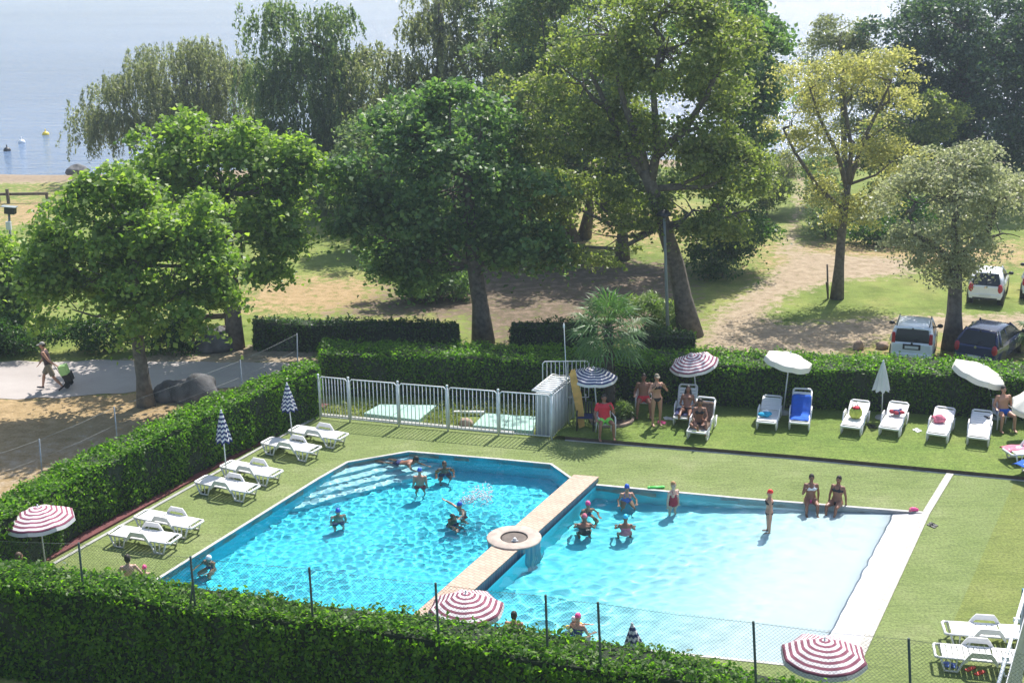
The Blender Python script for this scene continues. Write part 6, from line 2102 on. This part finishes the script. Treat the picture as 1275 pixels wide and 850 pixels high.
wade_r('person in a bright pink cap low in the water right beside the divider', 731, 632, R(20), 'crouch', -.05, s=.95, hair=('cap', 'pink'), wear=[('swimsuit', 'navy')], fem=True)
wade_r('broad tanned back of a person in a pink and white cap near the divider', 728, 656, H180, 'crouch', .02, s=1.0, skin='skin_tan', stout=1.15, hair=('cap', 'pink_towel'), wear=[('swimsuit', 'bikini_b')], fem=True)
wade_r('person in a light blue cap and pale pink swimsuit seen from behind', 779, 658, H180, 'crouch', .0, s=.97, skin='skin_tan', hair=('cap', 'cap_cyan'), wear=[('swimsuit', 'pink_towel')], fem=True)
wade_r('person in a dark blue cap resting at the far edge of the shallow pool', 780, 617, R(5), 'crouch', .08, s=.97, hair=('cap', 'cap_blue'), wear=[('swimsuit', 'cap_blue')], fem=True)
wade_r('fair-haired person in a red swimsuit at the far edge of the shallow pool', 838, 627, R(30), 'stand', -.15, s=.95, skin='skin_pale', hair=('bun', 'hair_blond'), wear=[('swimsuit', 'dark_red')], fem=True)
wade_r('woman in red bathing cap and black bikini standing knee deep, seen from the side', 957, 655, R(-95), 'stand', 0, s=.88, skin='skin', hair=('cap', 'cap_red'), wear=[('bikini_top', 'bikini_b'), ('briefs', 'bikini_b')], fem=True, stout=1.05)
e1, e2 = P(1010, 627, 0), P(1043, 630, 0)
person('woman in a white and pink bikini sitting on the pool edge, hand at her face', vv(e1.x, e1.y + .12, .0), R(-5), 'edge_face', s=.92, skin='skin_tan', hair=('short', 'hair_dark'), wear=[('bikini_top', 'cap_white'), ('briefs', 'pink')], fem=True, sub=True, stout=1.1)
person('woman in a dark bikini sitting on the pool edge leaning to one side', vv(e2.x, e2.y + .12, .0), R(-35), 'edge', s=.92, skin='skin_tan', hair=('short', 'hair_dark'), wear=[('bikini_top', 'bikini_b'), ('briefs', 'bikini_b')], fem=True, sub=True, stout=1.1)
wade_r('child in a white cap playing with yellow armbands near the chain-link fence', 709, 783, R(40), 'splash', -.0, s=.66, skin='skin_pale', hair=('cap', 'cap_white'), wear=[('armbands', 'yellow'), ('trunks', 'navy')], child=True)
wade_r('person in a pink cap holding the child with yellow armbands', 718, 789, R(150), 'crouch', -.0, s=.95, hair=('cap', 'pink'), wear=[('swimsuit', 'navy')], fem=True)
p = P(640, 768, 1.35); person('dark-haired person whose head just shows above the bottom hedge by the parasol', vv(p.x, p.y, -.0), R(170), 'stand', s=.85, hair=('short', 'hair_dark'), wear=[('trunks', 'navy')])
# hedge-side children and shaded person
p = P(159, 699, 1.25); person('dark-haired child with hands on hips standing behind the bottom hedge', vv(p.x, p.y, 0), R(195), 'hip', s=.80, skin='skin_pale', hair=('short', 'hair_dark'), wear=[('trunks', 'navy')], child=True)
p = P(180, 709, .95); person('small child in a pink cap behind the bottom hedge beside the dark-haired child', vv(p.x, p.y, 0), R(10), 'stand', s=.60, skin='skin_pale', hair=('cap', 'pink'), wear=[('trunks', 'pink')], child=True)
p = P(28, 690, 1.25); person('brown-haired person sitting in hedge shade beyond the open red-striped parasol', vv(p.x, p.y, .0), R(150), 'chair', s=1.0, skin='skin_tan', hair=('short', 'hair_brown'), wear=[('trunks', 'dark_red')])
chair('white chair in the hedge shade under the brown-haired person', (28, 690), 0, 0).location = (p.x, p.y, 0)
# upper lawn
p = P(752, 542, .12); person('man in a red shirt and bright green shorts sitting by the navy-striped parasol', vv(p.x, p.y, .12), R(8), 'chair_face', s=1.0, skin='skin_tan', stout=1.15, hair=('short', 'hair_dark'), wear=[('shirt', 'red'), ('shorts', 'lime')])
p = P(801, 515, .12); person('shirtless man in dark red shorts sitting in the hedge shade', vv(p.x, p.y, .12), R(-4), 'chair', s=1.0, skin='skin_tan', stout=1.1, hair=('short', 'hair_dark'), wear=[('trunks', 'red')])
p = P(817, 529, .12); person('woman in a black bikini and pale cap standing on the lawn with raised hands', vv(p.x, p.y, .12), R(15), 'hands_face', s=.98, skin='skin', hair=('peak', 'khaki'), wear=[('bikini_top', 'bikini_b'), ('briefs', 'bikini_b')], fem=True)
p = P(855, 512, .5); person('long-haired person in black sitting back on the sunbed under the striped parasol', vv(p.x, p.y, .48), line_rot(P(850, 520), P(858, 497)), 'recline', s=.96, skin='skin_tan', hair=('long', 'hair_dark'), wear=[('bikini_top', 'skin_tan'), ('briefs', 'bikini_b')], fem=True)
p = P(870, 527, .5); person('dark-haired person bending forward on the brown-towelled sunbed', vv(p.x, p.y, .48), line_rot(P(866, 538), P(882, 513)) + R(10), 'crosslegs', s=.96, skin='skin_tan', hair=('bun', 'hair_dark'), wear=[('bikini_top', 'bikini_b'), ('briefs', 'bikini_b')], fem=True)
p = P(1247, 532, .12); person('shirtless man in blue shorts sitting at the end of the sunbed row', vv(p.x, p.y, .12), R(4), 'chair', s=1.0, skin='skin', stout=1.12, hair=('short', 'hair_dark'), wear=[('trunks', 'blue_towel')])
# walker with trolley
p = P(64, 485, 0)
o, inf = person('man in cap, dark top and grey shorts walking along the road pulling a trolley', vv(p.x, p.y, 0), R(-82), 'walk', s=1.04, skin='skin', hair=('peak', 'hair_grey'), wear=[('vest', 'brown_shirt'), ('long_shorts', 'khaki'), ('shoes', 'bikini_b')])
h = o.matrix_basis @ inf['hands'][1]
wp_ = P(86, 481, 0)
r_ = empty('trolley', vv(wp_.x, wp_.y, 0), 0, 'two-wheeled trolley with a yellow-green and black bag pulled by the walking man', 'trolley')
hl = h - r_.location
bk = vv(.18, .0, .28)
ax = (vv(hl.x, hl.y, hl.z) - vv(0, 0, .12)).normalized(); sdv = ax.cross(vv(0, 1, 0)).normalized()
for yy in (-.14, .14):
    mb = MB(); mb.tube([(0, yy, .12), (hl.x, hl.y + yy * .5, hl.z)], .012, 6); mb.build('handle', M['black'], r_)
    mb = MB(); mb.tube([(0, yy * 1.4 - .02, .11), (0, yy * 1.4 + .02, .11)], .11, 14); wl = mb.build('wheel', M['rubber'], r_)
an_ = math.atan2(-ax.x, ax.z)
mb = MB(); mb.box(tuple(vv(0, 0, .12) + ax * .27 + vv(.12, 0, .08)), (.3, .34, .34), ry=-an_); mb.build('black_bag', M['black'], r_, bevel=.04)
mb = MB(); mb.box(tuple(vv(0, 0, .12) + ax * .62 + vv(.13, 0, .1)), (.28, .34, .36), ry=-an_); mb.build('green_bag', M['trolley_green'], r_, bevel=.04)

# thrown-up water by the splashing pair
rs = random.Random(5)
c0 = P(583, 628, 0)
mb = MB()
for i in range(520):
    t = rs.random()
    a = rs.gauss(.25, .35)
    d_ = rs.random() ** .7 * .95
    q = vv(c0.x - .25 + d_ * math.cos(a), c0.y + d_ * math.sin(a) * .8, WL + .04 + abs(rs.gauss(0, .16)) + .28 * d_ * rs.random())
    mb.ball(q, rs.uniform(.006, .026), 5, 3)
tag(mb.build('water_spray', pm('white_water', (.8, .84, .86), .25, .05, 9)), kind='stuff')
